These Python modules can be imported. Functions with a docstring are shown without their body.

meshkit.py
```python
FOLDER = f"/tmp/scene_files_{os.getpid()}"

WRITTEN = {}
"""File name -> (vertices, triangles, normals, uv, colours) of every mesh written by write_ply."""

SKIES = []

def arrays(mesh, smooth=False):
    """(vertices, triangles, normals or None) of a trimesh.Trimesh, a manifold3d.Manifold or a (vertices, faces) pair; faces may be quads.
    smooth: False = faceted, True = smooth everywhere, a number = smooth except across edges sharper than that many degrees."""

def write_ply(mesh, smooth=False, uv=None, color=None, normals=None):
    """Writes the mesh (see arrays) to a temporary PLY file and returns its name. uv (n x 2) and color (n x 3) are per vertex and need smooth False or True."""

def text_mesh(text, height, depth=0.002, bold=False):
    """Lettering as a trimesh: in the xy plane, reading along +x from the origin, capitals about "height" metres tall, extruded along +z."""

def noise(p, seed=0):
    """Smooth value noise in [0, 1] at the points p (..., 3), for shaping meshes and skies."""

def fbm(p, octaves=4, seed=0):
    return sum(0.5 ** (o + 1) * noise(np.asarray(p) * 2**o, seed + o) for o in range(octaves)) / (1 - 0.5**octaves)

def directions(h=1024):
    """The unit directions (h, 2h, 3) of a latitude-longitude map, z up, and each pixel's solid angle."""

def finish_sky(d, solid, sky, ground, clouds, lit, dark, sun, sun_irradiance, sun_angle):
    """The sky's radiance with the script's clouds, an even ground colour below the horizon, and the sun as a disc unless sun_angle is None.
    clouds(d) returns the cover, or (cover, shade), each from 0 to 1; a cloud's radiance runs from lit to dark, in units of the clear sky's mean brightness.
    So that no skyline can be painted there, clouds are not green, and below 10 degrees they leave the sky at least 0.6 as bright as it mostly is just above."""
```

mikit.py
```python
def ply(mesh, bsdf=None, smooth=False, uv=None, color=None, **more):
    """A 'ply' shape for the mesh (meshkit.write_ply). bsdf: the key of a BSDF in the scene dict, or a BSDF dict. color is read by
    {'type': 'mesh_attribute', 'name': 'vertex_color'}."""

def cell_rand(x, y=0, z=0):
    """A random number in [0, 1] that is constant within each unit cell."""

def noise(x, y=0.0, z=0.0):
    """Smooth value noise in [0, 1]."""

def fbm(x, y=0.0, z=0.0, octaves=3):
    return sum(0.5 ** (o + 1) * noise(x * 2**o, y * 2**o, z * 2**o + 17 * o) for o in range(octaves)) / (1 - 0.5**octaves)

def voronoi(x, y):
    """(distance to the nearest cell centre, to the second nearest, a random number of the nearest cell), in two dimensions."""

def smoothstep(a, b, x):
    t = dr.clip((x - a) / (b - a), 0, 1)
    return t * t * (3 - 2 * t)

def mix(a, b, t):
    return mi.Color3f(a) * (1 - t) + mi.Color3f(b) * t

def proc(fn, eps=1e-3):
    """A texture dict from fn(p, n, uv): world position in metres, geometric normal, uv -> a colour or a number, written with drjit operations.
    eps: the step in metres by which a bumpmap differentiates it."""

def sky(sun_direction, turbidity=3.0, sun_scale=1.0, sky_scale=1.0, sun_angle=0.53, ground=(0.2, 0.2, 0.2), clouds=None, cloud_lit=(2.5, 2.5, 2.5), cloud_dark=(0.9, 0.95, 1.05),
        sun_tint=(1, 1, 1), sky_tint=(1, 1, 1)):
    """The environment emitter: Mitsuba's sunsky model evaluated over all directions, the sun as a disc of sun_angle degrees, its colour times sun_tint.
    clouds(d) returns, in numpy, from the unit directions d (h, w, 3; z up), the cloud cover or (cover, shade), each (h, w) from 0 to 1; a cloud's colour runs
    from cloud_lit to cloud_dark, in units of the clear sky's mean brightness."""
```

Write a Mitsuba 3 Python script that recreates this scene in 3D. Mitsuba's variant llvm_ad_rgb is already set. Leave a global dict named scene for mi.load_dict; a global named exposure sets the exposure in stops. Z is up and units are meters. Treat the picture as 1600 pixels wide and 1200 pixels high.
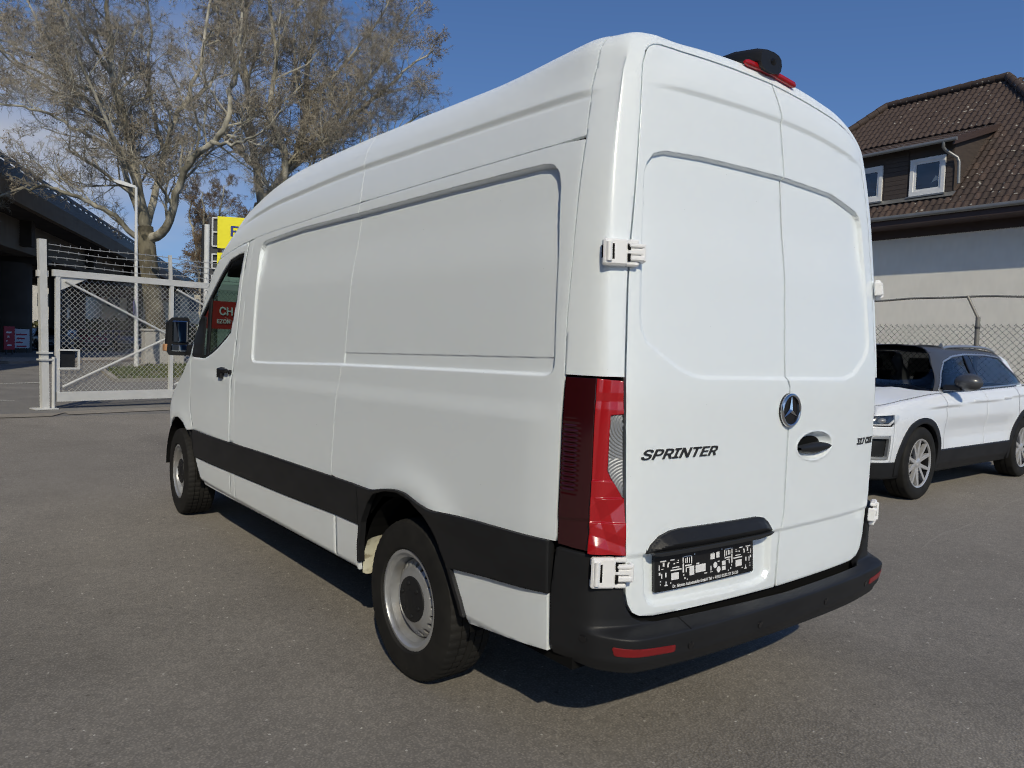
import math, random
import numpy as np, trimesh, shapely, drjit as dr, mitsuba as mi
from shapely.geometry import Polygon, LineString, Point, box as sbox
from scipy.interpolate import PchipInterpolator
from scipy.ndimage import gaussian_filter1d
import mikit, meshkit
from mikit import proc, noise, fbm, voronoi, cell_rand, smoothstep, mix

T = mi.ScalarTransform4f
scene, labels = {}, {}

# ------------------------------------------------------------------ camera, sky, exposure
CAM_O = np.array([-2.66, -1.55, 1.49])
YAW, PITCH, ROLL = 0.671, -0.0535, 0.036
_cy, _sy, _cp, _sp = math.cos(YAW), math.sin(YAW), math.cos(PITCH), math.sin(PITCH)
_f = np.array([_sy * _cp, _cy * _cp, _sp]); _r = np.array([_cy, -_sy, 0.0]); _u = np.cross(_r, _f)
_u = -math.sin(ROLL) * _r + math.cos(ROLL) * _u
scene['camera'] = {'type': 'perspective', 'fov': 2 * math.degrees(math.atan(800 / 1178)), 'fov_axis': 'x',
                   'near_clip': 0.05, 'far_clip': 2000.0,
                   'to_world': T().look_at(origin=CAM_O.tolist(), target=(CAM_O + _f).tolist(), up=_u.tolist())}
SUN = np.array([-0.74, -1.26, 1.0])


def clouds(d):
    p = d / np.maximum(d[..., 2:3] + 0.18, 0.05)
    q = np.stack([p[..., 0] * 0.9, p[..., 1] * 1.3, p[..., 0] * 0 + 3.7], -1)
    n = meshkit.fbm(q, 5, seed=4)
    az = np.degrees(np.arctan2(d[..., 0], d[..., 1]))
    west = np.clip(1.5 - np.abs(az - 2) / 15, 0, 1)          # a thin bank of cloud stands north-west of the yard
    el = np.degrees(np.arcsin(np.clip(d[..., 2], -1, 1)))
    band = np.clip(el / 6, 0, 1) * np.clip((40 - el) / 20, 0, 1)
    c = np.clip((n - 0.40) * 4.0, 0, 1) * band * west
    return 0.88 * c, 0.25 + 0 * c


scene['sky'] = mikit.sky(SUN.tolist(), turbidity=3.2, clouds=clouds, cloud_lit=(2.9, 2.9, 3.0), cloud_dark=(1.3, 1.35, 1.5), ground=(0.14, 0.135, 0.13),
                        sun_tint=(0.88, 1.0, 1.14), sky_tint=(0.63, 0.80, 1.12), sky_scale=1.25)
exposure = 1.1

# ------------------------------------------------------------------ materials


def rgb(c):
    return {'type': 'rgb', 'value': [float(v) for v in (c if hasattr(c, '__len__') else (c, c, c))]}


def mat(name, base, rough=0.5, two=True, bump=None, **kw):
    b = {'type': 'principled', 'base_color': base if isinstance(base, dict) else rgb(base), 'roughness': rough if isinstance(rough, dict) else float(rough)}
    b.update({k: (v if isinstance(v, dict) else float(v)) for k, v in kw.items()})
    if bump is not None:
        b = {'type': 'bumpmap', 'arbitrary': bump[0], 'scale': float(bump[1]), 'bsdf': b}
    scene['bsdf_' + name] = {'type': 'twosided', 'bsdf': b} if two else b
    return name


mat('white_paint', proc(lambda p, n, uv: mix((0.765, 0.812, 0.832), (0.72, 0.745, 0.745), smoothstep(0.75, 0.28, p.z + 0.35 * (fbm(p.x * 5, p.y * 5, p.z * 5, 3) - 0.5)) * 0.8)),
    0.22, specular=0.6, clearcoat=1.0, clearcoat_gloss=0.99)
mat('white_plastic', (0.80, 0.80, 0.80), 0.35, specular=0.5)
mat('black_trim', proc(lambda p, n, uv: mix((0.010, 0.0105, 0.012), (0.018, 0.0185, 0.020), fbm(p.x * 6, p.y * 6, p.z * 9, 3))), 0.5, specular=0.35)
mat('black_gloss', (0.010, 0.010, 0.011), 0.12, specular=0.6)
mat('dark_void', (0.007, 0.007, 0.007), 0.9, specular=0.1)
mat('cab_dark', (0.03, 0.03, 0.032), 0.8)
mat('rubber', proc(lambda p, n, uv: mix((0.008, 0.008, 0.008), (0.022, 0.021, 0.019), fbm(p.x * 14, p.y * 14, p.z * 14, 3))), 0.75, specular=0.3)
mat('wheel_silver', proc(lambda p, n, uv: mix((0.44, 0.45, 0.46), (0.34, 0.33, 0.315), smoothstep(0.45, 0.75, fbm(p.x * 9, p.y * 9, p.z * 9, 4)))), 0.34, metallic=0.55, specular=0.6)
mat('alloy', (0.56, 0.56, 0.57), 0.25, metallic=0.45)
mat('alloy_dark', (0.02, 0.02, 0.022), 0.35, metallic=0.4)
mat('chrome', (0.80, 0.81, 0.82), 0.07, metallic=1.0)
mat('galvanised', proc(lambda p, n, uv: mix((0.66, 0.66, 0.64), (0.52, 0.52, 0.50), fbm(p.x * 5, p.y * 5, p.z * 5, 4))), 0.45, metallic=0.05, specular=0.5)
mat('fence_steel', proc(lambda p, n, uv: mix((0.30, 0.29, 0.26), (0.19, 0.18, 0.16), fbm(p.x * 8, p.y * 8, p.z * 8, 3))), 0.55, metallic=0.3)
mat('wire_bright', (0.46, 0.46, 0.44), 0.4, metallic=0.35)
mat('wire_dull', (0.11, 0.105, 0.095), 0.55, metallic=0.3)
mat('lamp_red', (0.36, 0.004, 0.008), 0.16, specular=0.6, clearcoat=1.0, clearcoat_gloss=0.97)
mat('lamp_dark_red', (0.030, 0.0012, 0.0025), 0.08, specular=0.6, clearcoat=1.0, clearcoat_gloss=0.98)
mat('lamp_clear', (0.30, 0.31, 0.32), 0.42, metallic=0.4, specular=0.6, clearcoat=0.6)
mat('lamp_amber', (0.50, 0.27, 0.14), 0.2, specular=0.5)
mat('reflector_red', (0.20, 0.012, 0.014), 0.3, specular=0.5)
mat('print_white', (0.78, 0.78, 0.78), 0.5)
mat('print_black', (0.012, 0.012, 0.013), 0.35)
mat('letter_dark', (0.055, 0.058, 0.062), 0.25, metallic=0.6)
scene['bsdf_van_glass'] = {'type': 'thindielectric', 'int_ior': 1.5, 'specular_transmittance': rgb((0.52, 0.64, 0.60))}
scene['bsdf_dark_glass'] = {'type': 'thindielectric', 'int_ior': 1.22, 'specular_transmittance': rgb((0.07, 0.075, 0.08))}
scene['bsdf_house_glass'] = {'type': 'thindielectric', 'int_ior': 1.6, 'specular_transmittance': rgb((0.55, 0.58, 0.6))}
mat('mirror_glass', (0.55, 0.58, 0.62), 0.03, metallic=1.0)
mat('cream_liner', proc(lambda p, n, uv: mix((0.62, 0.60, 0.46), (0.30, 0.27, 0.18), smoothstep(0.45, 0.7, fbm(p.x * 25, p.y * 25, p.z * 25, 4)))), 0.6)


def asphalt(p, n, uv):
    big = fbm(p.x * 0.35, p.y * 0.35, 1.0, 4)
    mid = fbm(p.x * 2.3, p.y * 2.3, 5.0, 4)
    d1, d2, w = voronoi(p.x * 95, p.y * 95)
    e1, e2, w2 = voronoi(p.x * 34 + 7, p.y * 34)
    c = mix((0.194, 0.178, 0.157), (0.238, 0.219, 0.195), big)
    c = c * (0.88 + 0.24 * mid)
    c = c * (0.82 + 0.40 * w * smoothstep(0.62, 0.2, d1))
    c = c * (0.92 + 0.16 * w2)
    speck = dr.select((w2 > 0.985) & (e1 < 0.16), 1.0, 0.0)
    c = mix(c, (0.50, 0.48, 0.44), speck * 0.8)
    dark = dr.select((w2 < 0.012) & (e1 < 0.22), 1.0, 0.0)
    c = mix(c, (0.06, 0.055, 0.05), dark * 0.4)
    scr = smoothstep(0.012, 0.0, dr.abs(p.y - 0.62 - 0.10 * p.x + 0.05 * (noise(p.x * 3, 2.0) - 0.5))) * smoothstep(0.45, 0.6, noise(p.x * 2.2, p.y * 2, 9.0))
    scr = scr + smoothstep(0.010, 0.0, dr.abs(p.y - 2.4 + 0.25 * p.x + 0.05 * (noise(p.x * 3, 5.0) - 0.5))) * smoothstep(0.5, 0.65, noise(p.x * 1.7, p.y * 2, 3.0))
    c = mix(c, (0.28, 0.26, 0.235), dr.clip(scr, 0, 1) * 0.45)
    crk = dr.abs(noise(p.x * 0.55 + 0.5 * noise(p.x * 2.2, p.y * 2.2, 6.0), p.y * 0.55 + 0.5 * noise(p.x * 2.2, p.y * 2.2, 8.0), 12.0) - 0.5)
    crk = smoothstep(0.0055, 0.0012, crk) * smoothstep(0.50, 0.62, noise(p.x * 0.31, p.y * 0.31, 4.0))
    c = mix(c, (0.05, 0.046, 0.04), crk * 0.55)
    oil = smoothstep(0.66, 0.78, fbm(p.x * 0.9 + 3, p.y * 0.9 + 8, 2.0, 3))
    return c * (1 - 0.10 * oil)


mat('asphalt', proc(asphalt), 0.82, specular=0.25, bump=(proc(lambda p, n, uv: voronoi(p.x * 95, p.y * 95)[0] + 0.5 * noise(p.x * 40, p.y * 40), 2e-3), 0.0032))
mat('road_asphalt', proc(lambda p, n, uv: mix((0.115, 0.110, 0.105), (0.165, 0.158, 0.150), fbm(p.x * 1.5, p.y * 1.5, 0.0, 5))), 0.85)
mat('pavement', proc(lambda p, n, uv: mix((0.20, 0.175, 0.155), (0.27, 0.24, 0.215), fbm(p.x * 2, p.y * 2, 0.0, 4))), 0.85)
mat('kerb_stone', proc(lambda p, n, uv: mix((0.20, 0.185, 0.16), (0.30, 0.28, 0.25), fbm(p.x * 4, p.y * 4, 0.0, 4))), 0.8)
mat('verge_soil', proc(lambda p, n, uv: mix((0.07, 0.075, 0.035), (0.12, 0.105, 0.07), fbm(p.x * 3, p.y * 3, 0.0, 4))), 0.95)
mat('grass_blade', proc(lambda p, n, uv: mix((0.05, 0.085, 0.02), (0.13, 0.13, 0.06), fbm(p.x * 2, p.y * 2, 0.0, 3))), 0.7)
mat('plaster', proc(lambda p, n, uv: mix((0.88, 0.85, 0.765), (0.79, 0.765, 0.685), fbm(p.x * 0.8, p.y * 0.8, p.z * 1.6, 5)) * (0.93 + 0.1 * fbm(p.x * 9, p.y * 9, p.z * 2.5, 3))), 0.85,
    bump=(proc(lambda p, n, uv: fbm(p.x * 30, p.y * 30, p.z * 30, 3)), 0.01))


def tile_mat(name, a, b):
    def f(p, n, uv):
        c = mix(a, b, fbm(p.x * 3, p.y * 3, p.z * 3, 4))
        d1, d2, w = voronoi(p.y * 5.2 + 3.1 * noise(p.x * 2, p.z * 2), p.z * 6.4)
        lich = smoothstep(0.24, 0.12, d1 + 0.10 * noise(p.x * 30, p.y * 30, p.z * 30)) * dr.select(w > 0.70 + 0.22 * smoothstep(0.35, 0.6, fbm(p.y * 0.7, p.z * 0.7, 4.0, 3)), 1.0, 0.0)
        return mix(c, (0.45, 0.43, 0.37), lich * 0.85)
    return mat(name, proc(f), 0.75, specular=0.3)


TILES = [tile_mat('roof_tile_a', (0.062, 0.043, 0.036), (0.095, 0.068, 0.056)), tile_mat('roof_tile_b', (0.050, 0.037, 0.031), (0.085, 0.062, 0.052)),
         tile_mat('roof_tile_c', (0.078, 0.052, 0.042), (0.11, 0.078, 0.062))]
mat('dark_boards', proc(lambda p, n, uv: mix((0.050, 0.038, 0.032), (0.075, 0.058, 0.048), fbm(p.x * 2, p.y * 2, p.z * 14, 4))), 0.7)
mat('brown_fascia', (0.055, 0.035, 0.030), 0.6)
mat('zinc', proc(lambda p, n, uv: mix((0.30, 0.30, 0.29), (0.20, 0.20, 0.195), fbm(p.x * 6, p.y * 6, p.z * 6, 3))), 0.4, metallic=0.5)
mat('window_white', (0.74, 0.74, 0.73), 0.4)
mat('room_dark', (0.035, 0.037, 0.04), 0.9)
mat('curtain', (0.5, 0.5, 0.5), 0.9)
mat('concrete', proc(lambda p, n, uv: mix((0.135, 0.106, 0.074), (0.20, 0.162, 0.120), fbm(p.x * 0.9, p.y * 0.9, p.z * 1.6, 5)) * (0.85 + 0.25 * fbm(p.x * 5, p.y * 5, p.z * 0.8, 3))), 0.9)
mat('concrete_dark', proc(lambda p, n, uv: mix((0.050, 0.040, 0.031), (0.085, 0.070, 0.056), fbm(p.x * 0.9, p.y * 0.9, p.z * 1.6, 5))), 0.9)
mat('rail_dark', (0.03, 0.033, 0.04), 0.5)
mat('bark', proc(lambda p, n, uv: mix(mix((0.090, 0.078, 0.054), (0.185, 0.165, 0.115), smoothstep(0.38, 0.62, fbm(p.x * 2.2, p.y * 2.2, p.z * 1.1, 4))), (0.075, 0.068, 0.045), smoothstep(0.55, 0.7, fbm(p.x * 5, p.y * 5, p.z * 3 + 9, 3)))), 0.9)
mat('twig', proc(lambda p, n, uv: mix((0.20, 0.172, 0.132), (0.42, 0.375, 0.30), fbm(p.x * 0.9, p.y * 0.9, p.z * 0.9, 3))), 0.9)
mat('limb_bark', proc(lambda p, n, uv: mix((0.20, 0.185, 0.14), (0.45, 0.42, 0.34), smoothstep(0.36, 0.62, fbm(p.x * 2.2, p.y * 2.2, p.z * 1.1, 4)))), 0.9)
mat('dry_leaf', proc(lambda p, n, uv: mix((0.12, 0.090, 0.060), (0.18, 0.140, 0.095), noise(p.x * 3, p.y * 3, p.z * 3))), 0.9)
mat('dry_twig', proc(lambda p, n, uv: mix((0.15, 0.095, 0.055), (0.22, 0.15, 0.09), noise(p.x * 1.2, p.y * 1.2, p.z * 1.2))), 0.9)
mat('pole_white', (0.66, 0.67, 0.67), 0.4, specular=0.5)
mat('concrete_pale', proc(lambda p, n, uv: mix((0.36, 0.35, 0.33), (0.46, 0.45, 0.43), fbm(p.x * 2, p.y * 2, p.z * 2, 4))), 0.9)
mat('sign_yellow', (0.86, 0.78, 0.01), 0.4)
mat('sign_blue', (0.015, 0.03, 0.22), 0.4)
mat('sign_red', (0.50, 0.035, 0.025), 0.5)
mat('road_sign_red', (0.45, 0.02, 0.06), 0.4)
mat('road_sign_blue', (0.03, 0.06, 0.30), 0.4)
mat('board_red', (0.42, 0.03, 0.05), 0.5)
mat('board_white', (0.62, 0.64, 0.68), 0.5)
mat('hall_wall', (0.62, 0.68, 0.66), 0.7)
mat('far_facade', proc(lambda p, n, uv: mix((0.60, 0.59, 0.57), (0.70, 0.68, 0.66), fbm(p.x * 0.6, p.y * 0.6, p.z * 0.6, 3))), 0.8)
mat('far_facade_warm', (0.56, 0.51, 0.40), 0.8)
mat('far_window', (0.06, 0.07, 0.09), 0.25, specular=0.6)
mat('hedge_leaf', proc(lambda p, n, uv: mix((0.05, 0.06, 0.02), (0.14, 0.13, 0.06), noise(p.x * 2, p.y * 2, p.z * 2))), 0.9)
mat('suv_paint', (0.70, 0.73, 0.77), 0.28, specular=0.5, clearcoat=1.0, clearcoat_gloss=0.97)
mat('suv_roof', (0.060, 0.063, 0.070), 0.30, metallic=0.1, clearcoat=1.0, clearcoat_gloss=0.96)
mat('paint_charcoal', (0.04, 0.042, 0.045), 0.3, clearcoat=1.0)
mat('paint_maroon', (0.16, 0.015, 0.03), 0.3, clearcoat=1.0)
mat('paint_navy', (0.03, 0.045, 0.11), 0.3, clearcoat=1.0)

# ------------------------------------------------------------------ mesh helpers
USED = {}


def key_for(parent, name):
    k = (parent + '__' if parent else '') + name
    n = USED.get(k, -1) + 1
    USED[k] = n
    return k if n == 0 else f'{k}_{n:03d}'


def put(parent, name, mesh, bsdf, smooth=False, label=None, stuff=False, to_world=None):
    """One entry of the scene. mesh: trimesh / (v, f) / (v, f, n)."""
    k = key_for(parent, name)
    if isinstance(mesh, dict):
        d = dict(mesh)
    elif isinstance(mesh, tuple) and len(mesh) == 3:
        d = {'type': 'ply', 'filename': meshkit.write_ply((mesh[0], mesh[1]), False, normals=mesh[2]), 'face_normals': False, 'bsdf': {'type': 'ref', 'id': 'bsdf_' + bsdf}}
    else:
        d = mikit.ply(mesh, 'bsdf_' + bsdf, smooth=smooth)
    d['bsdf'] = {'type': 'ref', 'id': 'bsdf_' + bsdf}
    if to_world is not None:
        d['to_world'] = T(np.asarray(to_world, float).tolist())
    scene[k] = d
    if label or stuff:
        labels[k] = {}
        if label: labels[k]['label'] = label
        if stuff: labels[k]['kind'] = 'stuff'
    return k


def thing(name, label, cat, group=None):
    k = key_for(None, name)
    labels[k] = {'label': label, 'category': cat}
    if group: labels[k]['group'] = group
    return k


def struct(name, mesh, bsdf, smooth=False):
    k = put(None, name, mesh, bsdf, smooth)
    labels[k] = {'kind': 'structure'}
    return k


def cat(meshes):
    vs, fs, at = [], [], 0
    for m in meshes:
        v, f = (np.asarray(m[0], float), np.asarray(m[1], int)) if isinstance(m, tuple) else (np.asarray(m.vertices), np.asarray(m.faces))
        if f.shape[1] == 4: f = np.vstack([f[:, [0, 1, 2]], f[:, [0, 2, 3]]])
        vs.append(v); fs.append(f + at); at += len(v)
    return np.vstack(vs), np.vstack(fs)


def box(x0, x1, y0, y1, z0, z1):
    v = np.array([[x, y, z] for x in (x0, x1) for y in (y0, y1) for z in (z0, z1)], float)
    f = np.array([[0, 1, 3], [0, 3, 2], [4, 6, 7], [4, 7, 5], [0, 4, 5], [0, 5, 1], [2, 3, 7], [2, 7, 6], [0, 2, 6], [0, 6, 4], [1, 5, 7], [1, 7, 3]])
    return v, f


def bbox(x0, x1, y0, y1, z0, z1, r=0.01):
    """A box with chamfered edges."""
    pts = []
    for sx, x in ((1, x0), (-1, x1)):
        for sy, y in ((1, y0), (-1, y1)):
            for sz, z in ((1, z0), (-1, z1)):
                pts += [(x + sx * r, y + sy * r, z), (x + sx * r, y, z + sz * r), (x, y + sy * r, z + sz * r)]
    h = trimesh.convex.convex_hull(np.array(pts))
    return np.asarray(h.vertices), np.asarray(h.faces)


def hull(pts):
    h = trimesh.convex.convex_hull(np.asarray(pts, float))
    return np.asarray(h.vertices), np.asarray(h.faces)


def frame_of(t):
    t = np.asarray(t, float); t = t / np.linalg.norm(t)
    a = np.cross(t, [0, 0, 1.0] if abs(t[2]) < 0.95 else [1.0, 0, 0]); a /= np.linalg.norm(a)
    return a, np.cross(t, a)


def tube(p, r, n=8, caps=True):
    p = np.asarray(p, float); r = np.broadcast_to(np.asarray(r, float), (len(p),))
    t = np.gradient(p, axis=0); t /= np.linalg.norm(t, axis=1, keepdims=True)
    a, b = frame_of(t[0]); A = []
    for i in range(len(p)):
        a = a - t[i] * (a @ t[i]); a /= np.linalg.norm(a); A.append(a.copy())
    A = np.array(A); B = np.cross(t, A)
    th = np.arange(n) * 2 * np.pi / n
    v = (p[:, None] + r[:, None, None] * (np.cos(th)[None, :, None] * A[:, None] + np.sin(th)[None, :, None] * B[:, None])).reshape(-1, 3)
    i, j = np.meshgrid(np.arange(len(p) - 1), np.arange(n), indexing='ij'); j2 = (j + 1) % n
    q = np.stack([i * n + j, i * n + j2, (i + 1) * n + j2, (i + 1) * n + j], -1).reshape(-1, 4)
    f = [q[:, [0, 1, 2]], q[:, [0, 2, 3]]]
    if caps:
        c0, c1 = len(v), len(v) + 1
        v = np.vstack([v, p[:1], p[-1:]]); k = np.arange(n); k2 = (k + 1) % n; m = (len(p) - 1) * n
        f += [np.stack([k2, k, k * 0 + c0], 1), np.stack([m + k, m + k2, k * 0 + c1], 1)]
    return v, np.vstack(f)


def beam(p0, p1, w, h, up=(0, 0, 1)):
    p0, p1 = np.asarray(p0, float), np.asarray(p1, float)
    t = (p1 - p0); L = np.linalg.norm(t); t /= L
    s = np.cross(t, up); s /= np.linalg.norm(s); u = np.cross(s, t)
    v, f = box(0, L, -w / 2, w / 2, -h / 2, h / 2)
    return p0 + v[:, :1] * t + v[:, 1:2] * s + v[:, 2:] * u, f


def lathe(prof, n=48, axis='x', close=False):
    """prof: (axial, radius) points; revolved about the axis."""
    prof = np.asarray(prof, float); m = len(prof)
    th = np.arange(n) * 2 * np.pi / n
    A = prof[:, 0][:, None] + 0 * th; C = prof[:, 1][:, None] * np.cos(th); S = prof[:, 1][:, None] * np.sin(th)
    v = np.stack({'x': [A, C, S], 'y': [S, A, C], 'z': [C, S, A]}[axis], -1).reshape(-1, 3)
    i, j = np.meshgrid(np.arange(m if close else m - 1), np.arange(n), indexing='ij'); j2 = (j + 1) % n; i2 = (i + 1) % m
    q = np.stack([i * n + j, i2 * n + j, i2 * n + j2, i * n + j2], -1).reshape(-1, 4)
    return v, np.vstack([q[:, [0, 1, 2]], q[:, [0, 2, 3]]])


def xf(mesh, M):
    v, f = mesh[0], mesh[1]
    return np.asarray(v) @ M[:3, :3].T + M[:3, 3], f


def mat4(t=(0, 0, 0), ex=(1, 0, 0), ey=(0, 1, 0), ez=(0, 0, 1)):
    M = np.eye(4); M[:3, 0], M[:3, 1], M[:3, 2], M[:3, 3] = ex, ey, ez, t
    return M


def lines(lo, hi, step, fine=()):
    """Grid lines from lo to hi, closer inside the (a, b, step) ranges."""
    out = [lo]; x = lo
    while x < hi:
        s = step
        for a, b, st in fine:
            if a - st <= x < b: s = min(s, st)
            elif x < a < x + s: s = min(s, max(a - x, st))
        x += s; out.append(x)
    return np.array(out)


def skin(poly, S, gx, gy, flange=0.014, tilt=0.55, flip=False, e=1.5e-3):
    """The surface S(a, b) over a polygon of its parameter plane, cut along grid lines, with an inward flange at its edge."""
    V2, F = [], []
    x0, y0, x1, y1 = poly.bounds
    gx = gx[(gx > x0 - (gx[1:] - gx[:-1]).max() * 1.01) & (gx < x1 + (gx[1:] - gx[:-1]).max() * 1.01)]
    gy = gy[(gy > y0 - (gy[1:] - gy[:-1]).max() * 1.01) & (gy < y1 + (gy[1:] - gy[:-1]).max() * 1.01)]
    nx, ny = len(gx), len(gy)
    I, J = np.meshgrid(np.arange(nx - 1), np.arange(ny - 1), indexing='ij'); I, J = I.ravel(), J.ravel()
    boxes = shapely.box(gx[I], gy[J], gx[I + 1], gy[J + 1])
    shapely.prepare(poly)
    ins = shapely.contains(poly, boxes); hit = shapely.intersects(poly, boxes) & ~ins
    X, Y = np.meshgrid(gx, gy, indexing='ij'); V2.append(np.stack([X.ravel(), Y.ravel()], 1))
    a = I[ins] * ny + J[ins]; q = np.stack([a, a + ny, a + ny + 1, a + 1], 1)
    F += [q[:, [0, 1, 2]], q[:, [0, 2, 3]]]
    at = nx * ny
    ev, ef = [], []
    for g in shapely.intersection(poly, boxes[hit]):
        for h in getattr(g, 'geoms', [g]):
            if h.geom_type != 'Polygon' or h.area < 1e-10: continue
            h = shapely.geometry.polygon.orient(h)
            c = np.array(h.exterior.coords)[:-1]
            if not len(h.interiors) and (len(c) == 3 or h.convex_hull.area - h.area < 1e-9):
                k = np.arange(1, len(c) - 1); tri = np.stack([k * 0, k, k + 1], 1)
            else:
                c, tri = trimesh.creation.triangulate_polygon(h, engine='earcut'); c = np.asarray(c)[:, :2]; tri = np.asarray(tri)
                d1_, d2_ = c[tri[:, 1]] - c[tri[:, 0]], c[tri[:, 2]] - c[tri[:, 0]]; A = d1_[:, 0] * d2_[:, 1] - d1_[:, 1] * d2_[:, 0]; tri[A < 0] = tri[A < 0][:, ::-1]
            ev.append(c); ef.append(tri + at); at += len(c)
    if ev: V2.append(np.vstack(ev)); F.append(np.vstack(ef))
    V2, F = np.vstack(V2), np.vstack(F)
    key = np.round(V2 * 2e5).astype(np.int64)
    _, first, inv = np.unique(key, axis=0, return_index=True, return_inverse=True)
    F = inv.ravel()[F]; V2 = V2[first]
    F = F[(F[:, 0] != F[:, 1]) & (F[:, 1] != F[:, 2]) & (F[:, 0] != F[:, 2])]
    used = np.unique(F); re = np.full(len(V2), -1); re[used] = np.arange(len(used)); V2 = V2[used]; F = re[F]
    a, b = V2[:, 0], V2[:, 1]
    P = S(a, b)
    N = np.cross(S(a, b + e) - S(a, b - e), S(a + e, b) - S(a - e, b)); N /= np.linalg.norm(N, axis=1, keepdims=True) + 1e-12
    F = F[:, ::-1]
    if flip: N, F = -N, F[:, ::-1]
    ed = np.vstack([F[:, [0, 1]], F[:, [1, 2]], F[:, [2, 0]]])
    code = np.sort(ed, 1); _, idx, cnt = np.unique(code, axis=0, return_index=True, return_counts=True)
    be = ed[idx[cnt == 1]]
    out = np.zeros_like(P)
    d = np.cross(P[be[:, 1]] - P[be[:, 0]], N[be[:, 0]]); d /= np.linalg.norm(d, axis=1, keepdims=True) + 1e-12
    np.add.at(out, be[:, 0], d); np.add.at(out, be[:, 1], d)
    ol = np.linalg.norm(out, axis=1, keepdims=True); out = np.where(ol > 1e-9, out / np.maximum(ol, 1e-9), 0)
    N2 = N + tilt * out; N2 /= np.linalg.norm(N2, axis=1, keepdims=True)
    if flange:
        ids = np.unique(be); m = {v: i for i, v in enumerate(ids)}
        k = len(P); r = len(ids)
        re = np.zeros(len(P), int); re[ids] = np.arange(r)
        top, low = P[ids], P[ids] - N[ids] * flange
        P = np.vstack([P, top, low]); N2 = np.vstack([N2, out[ids], out[ids]])
        b0, b1 = re[be[:, 0]], re[be[:, 1]]
        F = np.vstack([F, np.stack([k + b1, k + b0, k + r + b0], 1), np.stack([k + b1, k + r + b0, k + r + b1], 1)])
    return P, F, N2


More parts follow.
